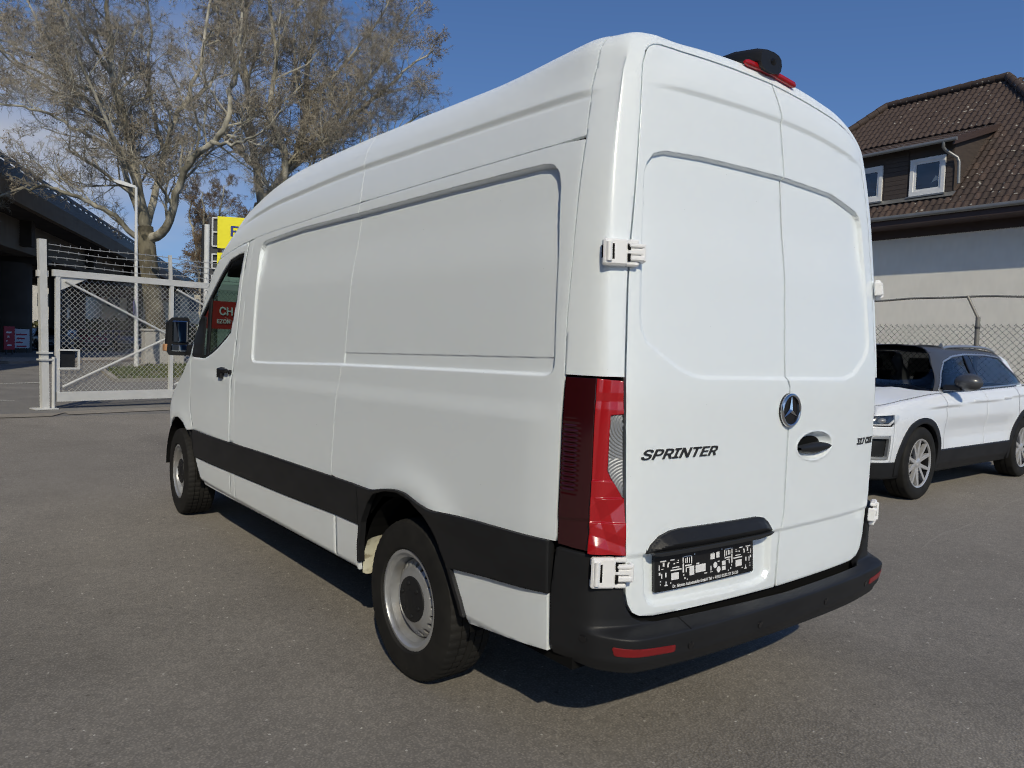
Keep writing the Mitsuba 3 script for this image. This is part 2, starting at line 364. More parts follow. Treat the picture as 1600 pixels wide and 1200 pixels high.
def sdf(poly_pts, a, b):
    """Signed distance (negative inside) of points to a closed polygon."""
    p = np.asarray(poly_pts, float); q = np.roll(p, -1, 0)
    sh = np.shape(a); a, b = np.ravel(a), np.ravel(b)
    d = np.full(a.shape, 1e9); inside = np.zeros(a.shape, bool)
    for (x0, y0), (x1, y1) in zip(p, q):
        ex, ey = x1 - x0, y1 - y0
        t = np.clip(((a - x0) * ex + (b - y0) * ey) / (ex * ex + ey * ey + 1e-15), 0, 1)
        d = np.minimum(d, (a - x0 - t * ex) ** 2 + (b - y0 - t * ey) ** 2)
        c = (y0 > b) != (y1 > b)
        if ey != 0: inside ^= c & (a < ex * (b - y0) / ey + x0)
    d = np.sqrt(d)
    return np.where(inside, -d, d).reshape(sh)


def sst(a, b, x):
    t = np.clip((x - a) / (b - a), 0, 1)
    return t * t * (3 - 2 * t)


def rounded(pts, r):
    return Polygon(pts).buffer(-r).buffer(2 * r).buffer(-r)


def text_on(S, text, s0, z0, height, sx=1.0, shear=0.0, depth=0.002, bold=True, direction=-1.0):
    """Lettering laid on the surface S; it starts at (s0, z0) and runs with direction along s."""
    m = meshkit.text_mesh(text, height, 1.0, bold)
    v = np.array(m.vertices); f = np.array(m.faces)
    a = s0 + direction * (v[:, 0] * sx + shear * v[:, 1]); b = z0 + v[:, 1]
    e = 2e-3
    n = np.cross(S(a, b + e) - S(a, b - e), S(a + e, b) - S(a - e, b)); n /= np.linalg.norm(n, axis=1, keepdims=True)
    return S(a, b) + n * (0.0006 + depth * v[:, 2:]), f
# ------------------------------------------------------------------ the van: a shell P(s, z); s runs along its outline from the middle of the rear round the left side
_c = np.array([(0, .062), (-.2, .064), (-.45, .073), (-.66, .090), (-.80, .112), (-.868, .142), (-.915, .172), (-.927, .187), (-.951, .25), (-.972, .36), (-.983, .6), (-.988, 1.2), (-.990, 2.5), (-.988, 4.0), (-.98, 4.6), (-.955, 5.1), (-.90, 5.5), (-.78, 5.75)])
_s = np.r_[0, np.cumsum(np.hypot(*np.diff(_c, axis=0).T))]
_ss = np.linspace(0, _s[-1], 3000)
_px, _py = PchipInterpolator(_s, _c[:, 0])(_ss), PchipInterpolator(_s, _c[:, 1])(_ss)
_xx = gaussian_filter1d(np.r_[-_px[1:400][::-1], _px], 7)[399:]; _yy = gaussian_filter1d(np.r_[_py[1:400][::-1], _py], 7)[399:]
_tx, _ty = np.gradient(_xx), np.gradient(_yy); _l = np.hypot(_tx, _ty)
_nx, _ny = gaussian_filter1d(-_ty / _l, 10), gaussian_filter1d(_tx / _l, 10)
dS = PchipInterpolator([.2, .5, .9, 1.22, 1.45, 1.8, 2.1, 2.3, 2.42, 2.485, 2.535, 2.567, 2.59], [.035, .012, .0, .0, .012, .037, .073, .115, .152, .19, .24, .30, .40])
dR = PchipInterpolator([.2, .5, 1.27, 1.7, 2.18, 2.4, 2.485, 2.535, 2.567, 2.59], [.01, .006, 0, .03, .078, .108, .128, .155, .19, .27])
dropy = PchipInterpolator([0, 2.0, 3.0, 3.6, 4.0, 4.4, 5, 6], [0, 0, .02, .09, .17, .28, .5, .9])


def P(s, z):
    s = np.asarray(s, float); z = np.clip(np.asarray(z, float), .2, 2.5905); a = np.abs(s)
    x = np.interp(a, _ss, _xx); y = np.interp(a, _ss, _yy); nx = np.interp(a, _ss, _nx); ny = np.interp(a, _ss, _ny)
    w = sst(2.40, 2.55, z)
    X = x - (nx * (1 - w) + w * x / .985) * dS(z) * (1 - .26 * sst(1.9, 1.05, a) * sst(2.40, 2.56, z) * (s >= 0))
    Y = y - (ny * (1 - w) - w * np.where(s < 0, sst(2.0, .55, a), sst(1.4, .6, a))) * dR(z)
    Z = z - dropy(Y) * sst(1.9, 2.55, z) + .035 * (1 - np.clip(X / .8, -1, 1) ** 2) * sst(2.3, 2.59, z)
    return np.stack([np.where(s < 0, -X * (.985 - .025 * sst(2.1, 2.5, z)), X), Y, Z], -1)


def PN(s, z, e=3e-3):
    n = np.cross(P(s, z + e) - P(s, z - e), P(s + e, z) - P(s - e, z))
    return n / (np.linalg.norm(n, axis=-1, keepdims=True) + 1e-12)


def surf(h):
    def S(s, z):
        s, z = np.broadcast_arrays(np.asarray(s, float), np.asarray(z, float))
        hh = h(s, z) if callable(h) else h
        return P(s, z) + PN(s, z) * (np.broadcast_to(hh, s.shape)[..., None])
    return S


SIDE_REC = [(4.035, 2.04), (4.01, 2.075), (3.97, 2.087), (3.42, 2.109), (2.71, 2.112), (1.9, 2.123), (1.30, 2.128), (1.245, 2.120), (1.21, 2.09), (1.192, 2.04), (1.164, 1.794), (1.14, 1.45), (1.14, 1.415), (1.15, 1.397), (1.18, 1.389), (1.754, 1.378), (2.744, 1.355), (3.693, 1.323), (3.95, 1.318), (3.985, 1.328), (4.004, 1.36), (4.006, 1.42)]


SIDE_REC = list(rounded(SIDE_REC, .035).exterior.coords)[:-1]


def h_side(s, z):
    d = sdf(SIDE_REC, s, z)
    top = sst(1.75, 2.0, z)
    h = -(.012 + .013 * top) * sst(.009 - .0055 * top, -.009 + .0045 * top, d)
    h = h - .004 * sst(1.450, 1.445, z + (s - 1.14) * .0208) * sst(.004, -.004, d) * sst(2.71, 2.70, s)                  # the low step inside the recess
    h = h + .010 * sst(1.305, 1.215, z + .018 * (s - 1.1)) * sst(5.4, 4.7, s) * sst(1.02, 1.25, s)                    # shoulder
    r = np.hypot(s - 2.034, (z - .40) * 1.02)
    h = h + .020 * np.exp(-((r - .47) / .085) ** 2) * sst(.72, .80, z) * sst(1.1, 1.5, s)
    r2 = np.hypot(s - 5.70, (z - .38) * 1.02)
    return h + .018 * np.exp(-((r2 - .45) / .09) ** 2) * sst(.65, .75, z)


def h_roof(s, z):
    zc = 2.366 - .02 * sst(2.6, 3.9, s) + 0 * s
    return .010 * sst(-.020, .004, z - zc) * sst(1.02, 1.2, np.abs(s)) * sst(4.6, 4.2, np.abs(s)) - .0015 * np.exp(-((z - zc + .024) / .006) ** 2)


REC_L = [(.0, 2.170), (.492, 2.163), (.683, 2.154), (.735, 2.138), (.766, 2.105), (.781, 2.069), (.798, 1.792), (.806, 1.60), (.800, 1.555), (.782, 1.515), (.729, 1.478), (.628, 1.422), (.575, 1.403), (.518, 1.396), (.0, 1.393)]
REC_R = [(.0, 1.393), (-.437, 1.391), (-.531, 1.41), (-.654, 1.481), (-.690, 1.52), (-.702, 1.567), (-.682, 1.794), (-.660, 2.06), (-.645, 2.095), (-.61, 2.118), (-.373, 2.161)]
REC = REC_L + REC_R[1:]
PLATE_REC = [(.755, .800), (.74, .663), (.725, .632), (.695, .618), (.161, .606), (.085, .617), (.062, .65), (.07, .800)]


def h_rear(s, z):
    top = sst(1.75, 2.0, z)
    h = -(.010 + .010 * top) * sst(.008 - .004 * top, -.010 + .0055 * top, sdf(REC, s, z))
    zc = np.where(s > 0, 2.390 - .016 * s * s, 2.390 - .085 * s * s)
    h = h + .009 * sst(-.016, .004, z - zc) * sst(2.50, 2.40, z) * sst(.78, .58, np.abs(s))
    h = h - .007 * sst(.812, .790, z)
    h = h - .020 * sst(.006, -.012, sdf(PLATE_REC, s, z))
    o = ((s + .205) / .128) ** 2 + ((z - 1.122) / .052) ** 2
    h = h - .042 * np.clip(1.12 - o, 0, 1) ** .7 + .003 * np.exp(-((np.sqrt(o) - 1.12) / .06) ** 2)
    return h


ZSC = ([.40, .82, 1.385, 1.575, 1.79, 2.03, 2.2, 2.41, 2.505, 2.543, 2.60], [1.100, 1.084, 1.084, 1.092, 1.090, 1.096, 1.099, 1.126, 1.098, 1.080, 1.075])
ZSM = ([.36, .60, .80, .93, 1.16, 1.39, 2.167, 2.355, 2.49, 2.53, 2.60], [2.70, 2.744, 2.771, 2.761, 2.736, 2.706, 2.706, 2.748, 2.786, 2.83, 2.92])
ZSD = ([.33, .77, 1.05, 1.33, 1.58, 1.92, 2.08, 2.14], [4.268, 4.283, 4.274, 4.250, 4.210, 4.187, 4.187, 4.190])
ZSE = ([.33, .76, 1.15, 1.5, 1.84, 2.09], [4.362, 4.370, 4.357, 4.315, 4.303, 4.284])


def seam(tab, z0, z1, n=24, off=0.0):
    z = np.linspace(z0, z1, n)
    return [(float(np.interp(v, *tab)) + off, float(v)) for v in z]


def roofline(s):
    return np.interp(s, [1.10, 1.49, 1.92, 2.706, 3.35, 4.19, 4.4, 4.6, 4.75, 4.86], [2.195, 2.189, 2.183, 2.167, 2.15, 2.136, 2.125, 2.105, 2.077, 2.055])


def rl(s0, s1, n=16, off=0.0):
    return [(float(v), float(roofline(v)) + off) for v in np.linspace(s0, s1, n)]


FRONT = [(4.50, 2.59), (4.56, 2.50), (4.62, 2.40), (4.753, 2.25), (4.864, 2.086), (5.003, 1.891), (5.131, 1.704), (5.286, 1.461), (5.39, 1.30), (5.62, 1.15), (5.95, .994), (6.25, .82), (6.34, .69), (6.32, .53), (6.2, .34)]
G = .0022
van = thing('panel_van', 'large white high-roof panel van with silver steel wheels, seen from its rear left corner', 'van')
STRIP_T = [(5.26, .741), (4.507, .751), (3.879, .768), (2.771, .784), (2.45, .788), (2.30, .796), (2.166, .824), (2.08, .836), (2.00, .836), (1.90, .812), (1.80, .800), (1.712, .805), (1.497, .815), (1.10, .828)]
stz = lambda s: float(np.interp(s, [p[0] for p in STRIP_T][::-1], [p[1] for p in STRIP_T][::-1]))
st = lambda a, b, n=20: [(float(v), stz(v)) for v in np.linspace(a, b, n)]
STRIP_B = [(5.275, .538), (4.253, .559), (3.368, .577), (2.708, .598), (2.44, .600)]
ARCH = [(2.45, .30), (2.448, .5), (2.425, .62), (2.36, .725), (2.27, .785), (2.16, .818), (2.06, .828), (1.96, .815), (1.86, .768), (1.77, .69), (1.70, .60), (1.62, .46), (1.545, .30)]
ARCH_F = [(5.02, .30), (5.08, .38), (5.20, .5), (5.28, .62), (5.38, .71), (5.52, .775), (5.70, .80), (5.87, .775), (6.02, .70), (6.11, .58), (6.14, .3)]
arch, arch_f = Polygon(ARCH), Polygon(ARCH_F)
S_side, S_roof, S_rear = surf(h_side), surf(h_roof), surf(h_rear)
gz_side = lines(.3, 2.62, .022, [(1.31, 1.40, .0045), (1.40, 1.46, .003), (2.07, 2.135, .0024), (1.2, 1.31, .012)])
gs_side = lines(.7, 6.6, .03, [(1.13, 1.30, .005), (3.93, 4.05, .005), (1.30, 3.93, .013)])

# side panels
rear_panel = Polygon(seam(ZSC, .828, 2.19) + rl(1.10, 2.706)[1:] + seam(ZSM, 2.16, .79)[1:] + st(2.76, 1.085, 40)[1:]).buffer(-G).difference(arch.buffer(.004))
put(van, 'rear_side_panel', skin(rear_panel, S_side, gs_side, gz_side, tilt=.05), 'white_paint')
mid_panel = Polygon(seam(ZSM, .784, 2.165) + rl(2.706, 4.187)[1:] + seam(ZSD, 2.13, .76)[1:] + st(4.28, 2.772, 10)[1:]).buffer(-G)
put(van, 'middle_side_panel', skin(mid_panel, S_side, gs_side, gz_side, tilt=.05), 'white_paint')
pillar = Polygon(seam(ZSD, .76, 2.13) + [(4.284, 2.125)] + seam(ZSE, 2.09, .76)[0:]).buffer(-G)
put(van, 'door_pillar', skin(pillar, surf(lambda s, z: h_side(s, z) - .002), gs_side, gz_side), 'white_paint')
# front door with its window opening
WIN = [(4.341, 2.045), (4.45, 2.043), (4.617, 2.015), (4.779, 1.903), (5.022, 1.725), (5.225, 1.575), (5.285, 1.45), (5.315, 1.30), (4.981, 1.300), (4.83, 1.335), (4.695, 1.379), (4.50, 1.462), (4.446, 1.494), (4.414, 1.582), (4.372, 1.72)]
win = rounded(WIN, .018)
FR_IN = [(4.80, 2.062), (4.87, 2.045), (5.02, 1.87), (5.145, 1.69), (5.275, 1.46), (5.345, 1.30), (5.352, 1.237), (5.362, .907), (5.30, .80), (5.262, .742)]
door = Polygon(seam(ZSE, .755, 2.09) + rl(4.30, 4.78, 10, -.006) + FR_IN + st(5.24, 4.38, 8)).buffer(0).buffer(-G).difference(win)
put(van, 'front_door', skin(door, S_side, gs_side, lines(.3, 2.62, .02)), 'white_paint')
fender = Polygon(FR_IN[::-1] + [(4.79, 2.072)] + FRONT[4:13] + [(6.33, .60), (6.16, .60)]).buffer(0).buffer(-G).difference(arch_f).intersection(sbox(4.7, .60, 7, 2.2))
fender = max(getattr(fender, 'geoms', [fender]), key=lambda g: g.area)
put(van, 'front_fender', skin(fender, S_side, gs_side, lines(.3, 2.62, .02)), 'white_paint')
rim = win.difference(win.buffer(-.024)).union(win.intersection(Polygon([(4.93, 1.25), (4.985, 1.25), (5.02, 1.80), (4.965, 1.84)])))
put(f'{van}__front_door', 'window_frame', skin(rim, surf(lambda s, z: -.007 + 0 * s), lines(4.2, 5.5, .03), lines(1.2, 2.2, .03)), 'black_trim')
put(f'{van}__front_door', 'window', skin(win.buffer(-.012), surf(lambda s, z: -.012 + 0 * s), lines(4.2, 5.5, .05), lines(1.2, 2.2, .05), flange=0), 'van_glass')
mtri = Polygon([(5.05, 1.305), (5.33, 1.305), (5.30, 1.43), (5.13, 1.62), (5.04, 1.60)]).intersection(win)
put(f'{van}__front_door', 'mirror_base_panel', skin(mtri, surf(lambda s, z: .004 + 0 * s), lines(4.9, 5.5, .03), lines(1.2, 1.8, .03)), 'black_trim')
# lower white sill panels and the black rubbing strip
S_low = surf(lambda s, z: h_side(s, z) + .004 - .02 * sst(.40, .36, z) * (s > 2.5))
seam_d = [(4.268, .335), (4.275, .565)]
sill_z = lambda s: float(np.interp(s, [2.42, 3.386, 4.15, 5.04], [.377, .370, .362, .351]))
for nm, a, b in (('rear_sill', 2.44, 2.715), ('middle_sill', 2.722, 4.262), ('pillar_sill', 4.268, 4.356), ('front_sill', 4.362, 5.30)):
    aa = np.linspace(a, b, 14)
    tb = lambda v: float(np.interp(v, [p[0] for p in STRIP_B][::-1], [p[1] for p in STRIP_B][::-1]))
    pg = Polygon([(v, tb(v) - .003) for v in aa] + [(v, sill_z(v)) for v in aa[::-1]]).difference(arch.buffer(.012)).difference(arch_f.buffer(.012))
    put(van, nm, skin(pg, S_low, lines(2.3, 5.4, .03), lines(.3, .65, .012)), 'white_paint')
pg = Polygon([(1.112, .645), (1.453, .616), (1.672, .590), (1.64, .50), (1.578, .388), (1.377, .413), (1.112, .443)])
put(van, 'rear_corner_sill', skin(pg.difference(arch.buffer(.010)), surf(lambda s, z: .006 - .012 * sst(.43, .39, z)), lines(1.0, 1.8, .02), lines(.36, .7, .012)), 'white_paint')
S_strip = surf(lambda s, z: h_side(s, z) + .010)
strip_f = Polygon(st(2.40, 5.26, 60) + STRIP_B + [(2.44, .600), (2.44, .5)]).buffer(0).difference(arch).difference(arch_f)
strip_f = max(getattr(strip_f, 'geoms', [strip_f]), key=lambda g: g.area)
lip = arch.buffer(.020).difference(arch).intersection(sbox(1.5, .42, 2.6, .76))
strip_r = Polygon(st(1.106, 2.46, 50) + [(2.46, .60), (2.30, .60), (1.70, .60), (1.674, .592), (1.453, .618), (1.106, .648)]).difference(arch)
strip_all = strip_r.union(lip).buffer(.001)
strip_all = max(getattr(strip_all, 'geoms', [strip_all]), key=lambda g: g.area)
gstrip = lines(1.0, 6.3, .03, [(1.5, 2.6, .014)])
put(van, 'rubbing_strip', skin(strip_f.intersection(sbox(2.47, .3, 6.3, 1)), S_strip, gstrip, lines(.3, .9, .02), flange=.02, tilt=.8), 'black_trim')
put(van, 'wheel_arch_trim', skin(strip_all, surf(lambda s, z: h_side(s, z) + .012), gstrip, lines(.3, .9, .014), flange=.03, tilt=.8), 'black_trim')
lipf = arch_f.buffer(.02).difference(arch_f).intersection(sbox(4.9, .38, 6.4, .9))
put(van, 'wheel_arch_lip', skin(max(getattr(lipf, 'geoms', [lipf]), key=lambda g: g.area), surf(.004), lines(4.8, 6.5, .02), lines(.3, .9, .02), flange=.03), 'black_trim')
# roof sides
r1 = Polygon(seam(ZSC, 2.20, 2.588) + [(v, 2.588) for v in np.linspace(1.10, 2.88, 24)] + seam(ZSM, 2.588, 2.17) + rl(2.706, 1.10, 12)[1:-1]).buffer(-G)
r2 = Polygon(seam(ZSM, 2.17, 2.588) + [(v, 2.588) for v in np.linspace(2.96, 4.49, 20)] + FRONT[1:5] + rl(4.85, 2.706, 20)).buffer(-G)
groof = lines(2.0, 2.6, .014, [(2.32, 2.40, .006), (2.50, 2.6, .008)])
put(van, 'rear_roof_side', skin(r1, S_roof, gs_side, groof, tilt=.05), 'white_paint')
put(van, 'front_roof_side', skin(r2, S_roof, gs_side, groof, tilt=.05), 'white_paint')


def bridge(left, bulge_y=0.0, bulge_z=0.0, n=24, right=None):
    """A sheet from the left outline to its mirror image, bowed in the middle."""
    L = np.asarray(left, float); R = L * [-.985, 1, 1] if right is None else np.asarray(right, float)
    t = np.linspace(0, 1, n)[None, :, None]; w = 1 - (2 * t - 1) ** 2
    v = L[:, None] * (1 - t) + R[:, None] * t
    v = v + w * np.array([0, 1, 0]) * np.broadcast_to(bulge_y, (len(L),))[:, None, None] + w * np.array([0, 0, 1]) * np.broadcast_to(bulge_z, (len(L),))[:, None, None]
    i, j = np.meshgrid(np.arange(len(L) - 1), np.arange(n - 1), indexing='ij')
    q = np.stack([i * n + j, i * n + j + 1, (i + 1) * n + j + 1, (i + 1) * n + j], -1).reshape(-1, 4)
    return v.reshape(-1, 3), np.vstack([q[:, [0, 1, 2]], q[:, [0, 2, 3]]])


sl = np.linspace(.02, 4.49, 120)
put(van, 'roof', bridge(P(sl, 2.588 + 0 * sl), 0, .012, right=P(-sl, 2.588 + 0 * sl)), 'white_paint', smooth=40)
Fp = np.array(FRONT); fp, fq_ = P(Fp[:, 0], Fp[:, 1]), P(-Fp[:, 0], Fp[:, 1])


def fine(a, b, n=14, q=None):
    t = np.linspace(a, b, n)
    return np.stack([np.interp(t, np.arange(len(Fp)), (fp if q is None else q)[:, k]) for k in range(3)], 1)


put(van, 'roof_front', bridge(fine(0, 3.2), np.linspace(0, .16, 14), right=fine(0, 3.2, 14, fq_)), 'white_paint', smooth=40)
put(van, 'windscreen', bridge(fine(3.25, 7.95), np.linspace(.16, .34, 14), right=fine(3.25, 7.95, 14, fq_)), 'van_glass', smooth=True)
put(van, 'bonnet', bridge(fine(8, 11, 20), np.linspace(.34, .30, 20)), 'white_paint', smooth=40)
put(van, 'front_bumper', bridge(fine(11, 14, 12), np.linspace(.30, .26, 12)), 'black_trim', smooth=40)

# rear: frame with its corner posts, two doors
GAP_L = [(.701, 2.524), (.775, 2.524), (.815, 2.519), (.835, 2.507), (.838, 2.490), (.818, 2.455), (.792, 2.414), (.811, 2.217), (.83, 2.022), (.85, 1.831), (.857, 1.705), (.863, 1.455), (.863, 1.372), (.850, 1.1), (.835, .813), (.826, .672), (.816, .635), (.795, .604), (.762, .588), (.70, .581)]
GAP_R = [(-.569, 2.487), (-.66, 2.477), (-.71, 2.455), (-.725, 2.42), (-.725, 2.37), (-.745, 2.2), (-.775, 1.8), (-.790, 1.4), (-.786, 1.1), (-.777, .78), (-.757, .66), (-.730, .612), (-.69, .585), (-.621, .573)]
split = [(.034, 2.51), (.010, 2.40), (.006, 2.17), (.013, 1.72), (.026, 1.47), (.024, 1.40), (.006, 1.36), (.004, 1.2), (.0, .86), (.012, .80), (.020, .57)]
GD = .0045
left_door = Polygon([(.034, 2.510), (.215, 2.512), (.506, 2.518)] + GAP_L + [(.02, .571)] + split[::-1][1:-1]).buffer(-GD)
right_door = Polygon([(.034, 2.510), (-.21, 2.500)] + GAP_R + [(.016, .571)] + split[::-1][1:-1]).buffer(0).buffer(-GD)
gr_s = lines(-.95, 1.0, .0065, [(.765, .815, .004), (-.71, -.64, .004), (.04, .09, .005), (.72, .77, .005)])
gr_z = lines(.5, 2.62, .012, [(1.385, 1.41, .004), (2.11, 2.18, .0024), (2.365, 2.395, .0045), (.60, .64, .005), (.78, .82, .005), (1.06, 1.19, .006)])
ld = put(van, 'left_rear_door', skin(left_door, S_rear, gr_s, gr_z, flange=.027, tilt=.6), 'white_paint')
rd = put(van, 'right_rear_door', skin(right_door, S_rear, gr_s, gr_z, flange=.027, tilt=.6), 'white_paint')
doors_out = Polygon([(.034, 2.510), (.215, 2.512), (.506, 2.518)] + GAP_L + [(.02, .571)] + GAP_R[::-1] + [(-.21, 2.500)]).buffer(G)
frame_pg = Polygon(seam(ZSC, 1.392, 2.588, 30, -.0) + [(v, 2.588) for v in np.linspace(1.06, -1.06, 50)] + [(-v, z) for v, z in seam(ZSC, 2.588, 1.392, 30)] + [(-.5, 1.392), (.5, 1.392)]).buffer(-G).difference(doors_out)
frame_pg = max(getattr(frame_pg, 'geoms', [frame_pg]), key=lambda g: g.area)
put(van, 'rear_frame', skin(frame_pg, surf(lambda s, z: .010 * sst(-.02, .004, z - 2.366) * sst(1.02, 1.2, np.abs(s))), lines(-1.3, 1.3, .012), lines(1.3, 2.62, .016, [(2.45, 2.6, .008)]), flange=.02, tilt=.7), 'white_paint')

# tail lamps
lamp_out = Polygon([(.868, 1.384), (.95, 1.389), (1.077, 1.389), (1.078, 1.10), (1.080, .822), (1.0, .817), (.840, .812), (.853, 1.1), (.868, 1.372)]).buffer(-.003)
GLS = lines(.8, 1.12, .006); GLZ = lines(.78, 1.42, .006)


def tail_lamp(sg):
    S = surf(lambda s, z: .004 + 0 * s) if sg > 0 else surf(.004)
    R = lambda pg: pg if sg > 0 else shapely.affinity.scale(pg, -1, 1, origin=(0, 0)) if False else pg
    mir = (lambda f: (lambda a, b: f(-np.asarray(a), b)))
    wrap = (lambda f: f) if sg > 0 else mir

    def sk(pg, h, gx=GLS, gz=GLZ, **k):
        return skin(pg, wrap(surf(h)), gx, gz, flip=sg < 0, **k)
    t = put(van, 'tail_lamp', sk(lamp_out, -.016, flange=.01), 'lamp_dark_red')
    side = lamp_out.intersection(Polygon([(.958, .7), (.956, 1.5), (1.2, 1.5), (1.2, .7)]))
    put(t, 'side_lens', sk(side, lambda s, z: .005 + .0035 * np.sin(z * 2 * np.pi / .0165) * sst(1.0, 1.03, s) * sst(1.076, 1.06, s) * sst(.985, 1.03, z) * sst(1.26, 1.20, z) - .004 * sst(.93, .915, z + .1 * (s - .96)), gz=lines(.78, 1.42, .0028), tilt=1.0), 'lamp_dark_red')
    rear = lamp_out.intersection(Polygon([(.956, .7), (.955, 1.5), (.7, 1.5), (.7, .7)]))
    rev = Polygon([(.906, 1.268), (.86, 1.274), (.80, 1.27), (.80, .985), (.853, 1.0), (.897, 1.066), (.908, 1.09)]).intersection(rear.buffer(-.002))
    def hb(s, z):
        f = np.minimum(.16 * np.abs(z - .945 + .9 * (s - .90)), .012) * (z < 1.055) + np.minimum(.22 * np.abs(s - .905 - .30 * (z - .86)), .008) * (z < 1.0) + np.minimum(.2 * np.abs(z - .862 - .35 * (s - .9)), .006) * (z < .92)
        g = (.010 * np.abs(((s - .86 + .04 * z) / .052) % 1 - .5) + np.minimum(.15 * np.abs(z - 1.315), .004)) * (z >= 1.055)
        if sg < 0: f = g = 0 * s - .018
        return .004 + f + g
    put(t, 'brake_lens', sk(rear.difference(rev.buffer(.002)), hb, lines(.8, 1.12, .0035), lines(.78, 1.42, .0035), tilt=1.0), 'lamp_red' if sg > 0 else 'lamp_dark_red')
    put(t, 'reversing_lens', sk(rev, lambda s, z: (.004 if sg > 0 else -.018) + (.0022 - .0012 * (z < 1.13)) * np.sin(2 * np.pi * np.hypot(s - .84, (z - 1.24 * (z > 1.13) - 1.03 * (z <= 1.13))) / .010), lines(.8, 1.12, .003), lines(.78, 1.42, .003), tilt=1.0), 'lamp_clear')


tail_lamp(1); tail_lamp(-1)

# rear bumper with its corners


def h_bump(s, z):
    wr = sst(.995, .80, np.abs(s))
    w2 = sst(1.08, .92, np.abs(s))
    body = .062 * wr * sst(.572, .545, z)
    low = -.022 * sst(.475, .42, z)
    return .006 + body * (1 - .15 * sst(.54, .47, z)) + low + .006 * w2 * sst(.60, .54, z)


bl = Polygon([(1.104, .645), (1.080, .815), (.845, .808), (.832, .665), (.822, .63), (.80, .598), (.762, .580), (.70, .573), (.02, .564), (-.62, .565), (-.695, .578), (-.737, .606), (-.764, .66), (-.78, .80), (-1.08, .815), (-1.10, .645), (-1.10, .425), (-.5, .415), (.5, .42), (1.0, .425), (1.104, .432)]).buffer(-G)
bumper = put(van, 'rear_bumper', skin(bl, surf(h_bump), lines(-1.15, 1.15, .012), lines(.38, .85, .010, [(.53, .60, .004)]), flange=.03, tilt=.6), 'black_trim')
ref = rounded([(.885, .520), (.664, .505), (.662, .480), (.875, .490)], .006)
S_b = lambda k: surf(lambda s, z: h_bump(s, z) + k)
put(bumper, 'reflector', skin(ref, S_b(.002), lines(.6, .95, .012), lines(.45, .55, .008)), 'reflector_red')
put(bumper, 'reflector', skin(shapely.affinity.scale(ref, -1, 1, origin=(0, 0)), S_b(.002), lines(-.95, -.6, .012), lines(.45, .55, .008)), 'reflector_red')
for q in ((.967, .527), (.59, .488), (.214, .487), (-.25, .487), (-.62, .492)):
    ring = Point(q).buffer(.013, 10)
    sn = put(bumper, 'parking_sensor', skin(ring, S_b(.003), lines(q[0] - .03, q[0] + .03, .006), lines(q[1] - .03, q[1] + .03, .006)), 'black_gloss')
put(bumper, 'step_line', skin(sbox(.595, .548, .600, .575), S_b(.001), lines(.55, .65, .006), lines(.5, .6, .004), flange=.004), 'dark_void')

# fittings on the rear doors
S_r = lambda k: (lambda s, z: S_rear(s, z) + PN(np.asarray(s, float), np.asarray(z, float)) * (k(s, z)[..., None] if callable(k) else k))
trim = Polygon([(.753, .803), (.735, .835), (.700, .862), (.655, .876), (.61, .880), (.19, .876), (.15, .869), (.118, .848), (.086, .812), (.12, .803), (.181, .797), (.707, .800)])
tr = put(ld, 'number_plate_grip', skin(trim, surf(lambda s, z: .012 + .030 * sst(.0, -.045, sdf(list(trim.exterior.coords)[:-1], s, z)) - .016 * sst(.815, .800, z)), lines(.05, .8, .010), lines(.78, .9, .005), flange=.05, tilt=.9), 'black_trim')
put(tr, 'grip_edge', skin(Polygon([(.748, .812), (.10, .813), (.12, .803), (.181, .797), (.707, .799), (.735, .803)]), surf(.030), lines(.05, .8, .02), lines(.78, .83, .005), flange=.03), 'letter_dark')
S_pl = surf(lambda s, z: -.012 + 0 * s)
pl = put(ld, 'number_plate_holder', skin(rounded([(.703, .794), (.178, .789), (.164, .660), (.694, .660)], .005), S_pl, lines(.1, .8, .03), lines(.6, .85, .03), flange=.012), 'print_black')
prng = random.Random(5)


def plate_map(u, v):      # u 0..1 to the right, v 0..1 up
    a = .703 + (.178 - .703) * u + (1 - v) * (-.009 + (-.005) * u); b = .660 + .134 * v - .005 * u * v
    return a, b


pieces = []


def mark(u0, v0, u1, v1, skew=0.0):
    pieces.append([(u0, v0), (u1, v0 + skew), (u1, v1 + skew), (u0, v1)])


for u0 in (.015, .62):      # the two blocks of printed bars and boxes
    k = 1 if u0 < .5 else -.02
    for m in ((.03, .80, .07, .84), (.07, .80, .085, .84), (.055, .66, .07, .78), (.04, .58, .06, .60), (.02, .56, .028, .72), (.10, .72, .115, .76), (.095, .62, .108, .72), (.12, .80, .16, .84), (.15, .68, .165, .72), (.18, .70, .20, .73), (.19, .76, .20, .79),
              (.14, .57, .205, .60), (.125, .49, .225, .53), (.13, .22, .20, .43), (.02, .42, .035, .50), (.04, .32, .05, .46), (.075, .34, .088, .47), (.07, .08, .10, .11), (.08, .11, .088, .22), (.12, .12, .13, .16), (.03, .22, .04, .25), (.03, .13, .038, .17),
              (.235, .68, .245, .86), (.25, .84, .32, .87), (.315, .62, .325, .84), (.26, .66, .268, .80), (.275, .66, .285, .82), (.295, .64, .303, .80), (.235, .38, .248, .66), (.258, .56, .32, .60), (.265, .38, .275, .52), (.27, .50, .30, .53), (.30, .26, .345, .54), (.25, .18, .262, .24), (.275, .14, .285, .18), (.24, .28, .25, .34), (.345, .86, .355, .90)):
        if u0 > .5 and m[0] > .29 and m[2] < .35 and m[1] < .4: continue
        a, b, c, d = m
        if u0 > .5: a, c = .375 - c, .375 - a
        mark(u0 + a, b, u0 + c, d)
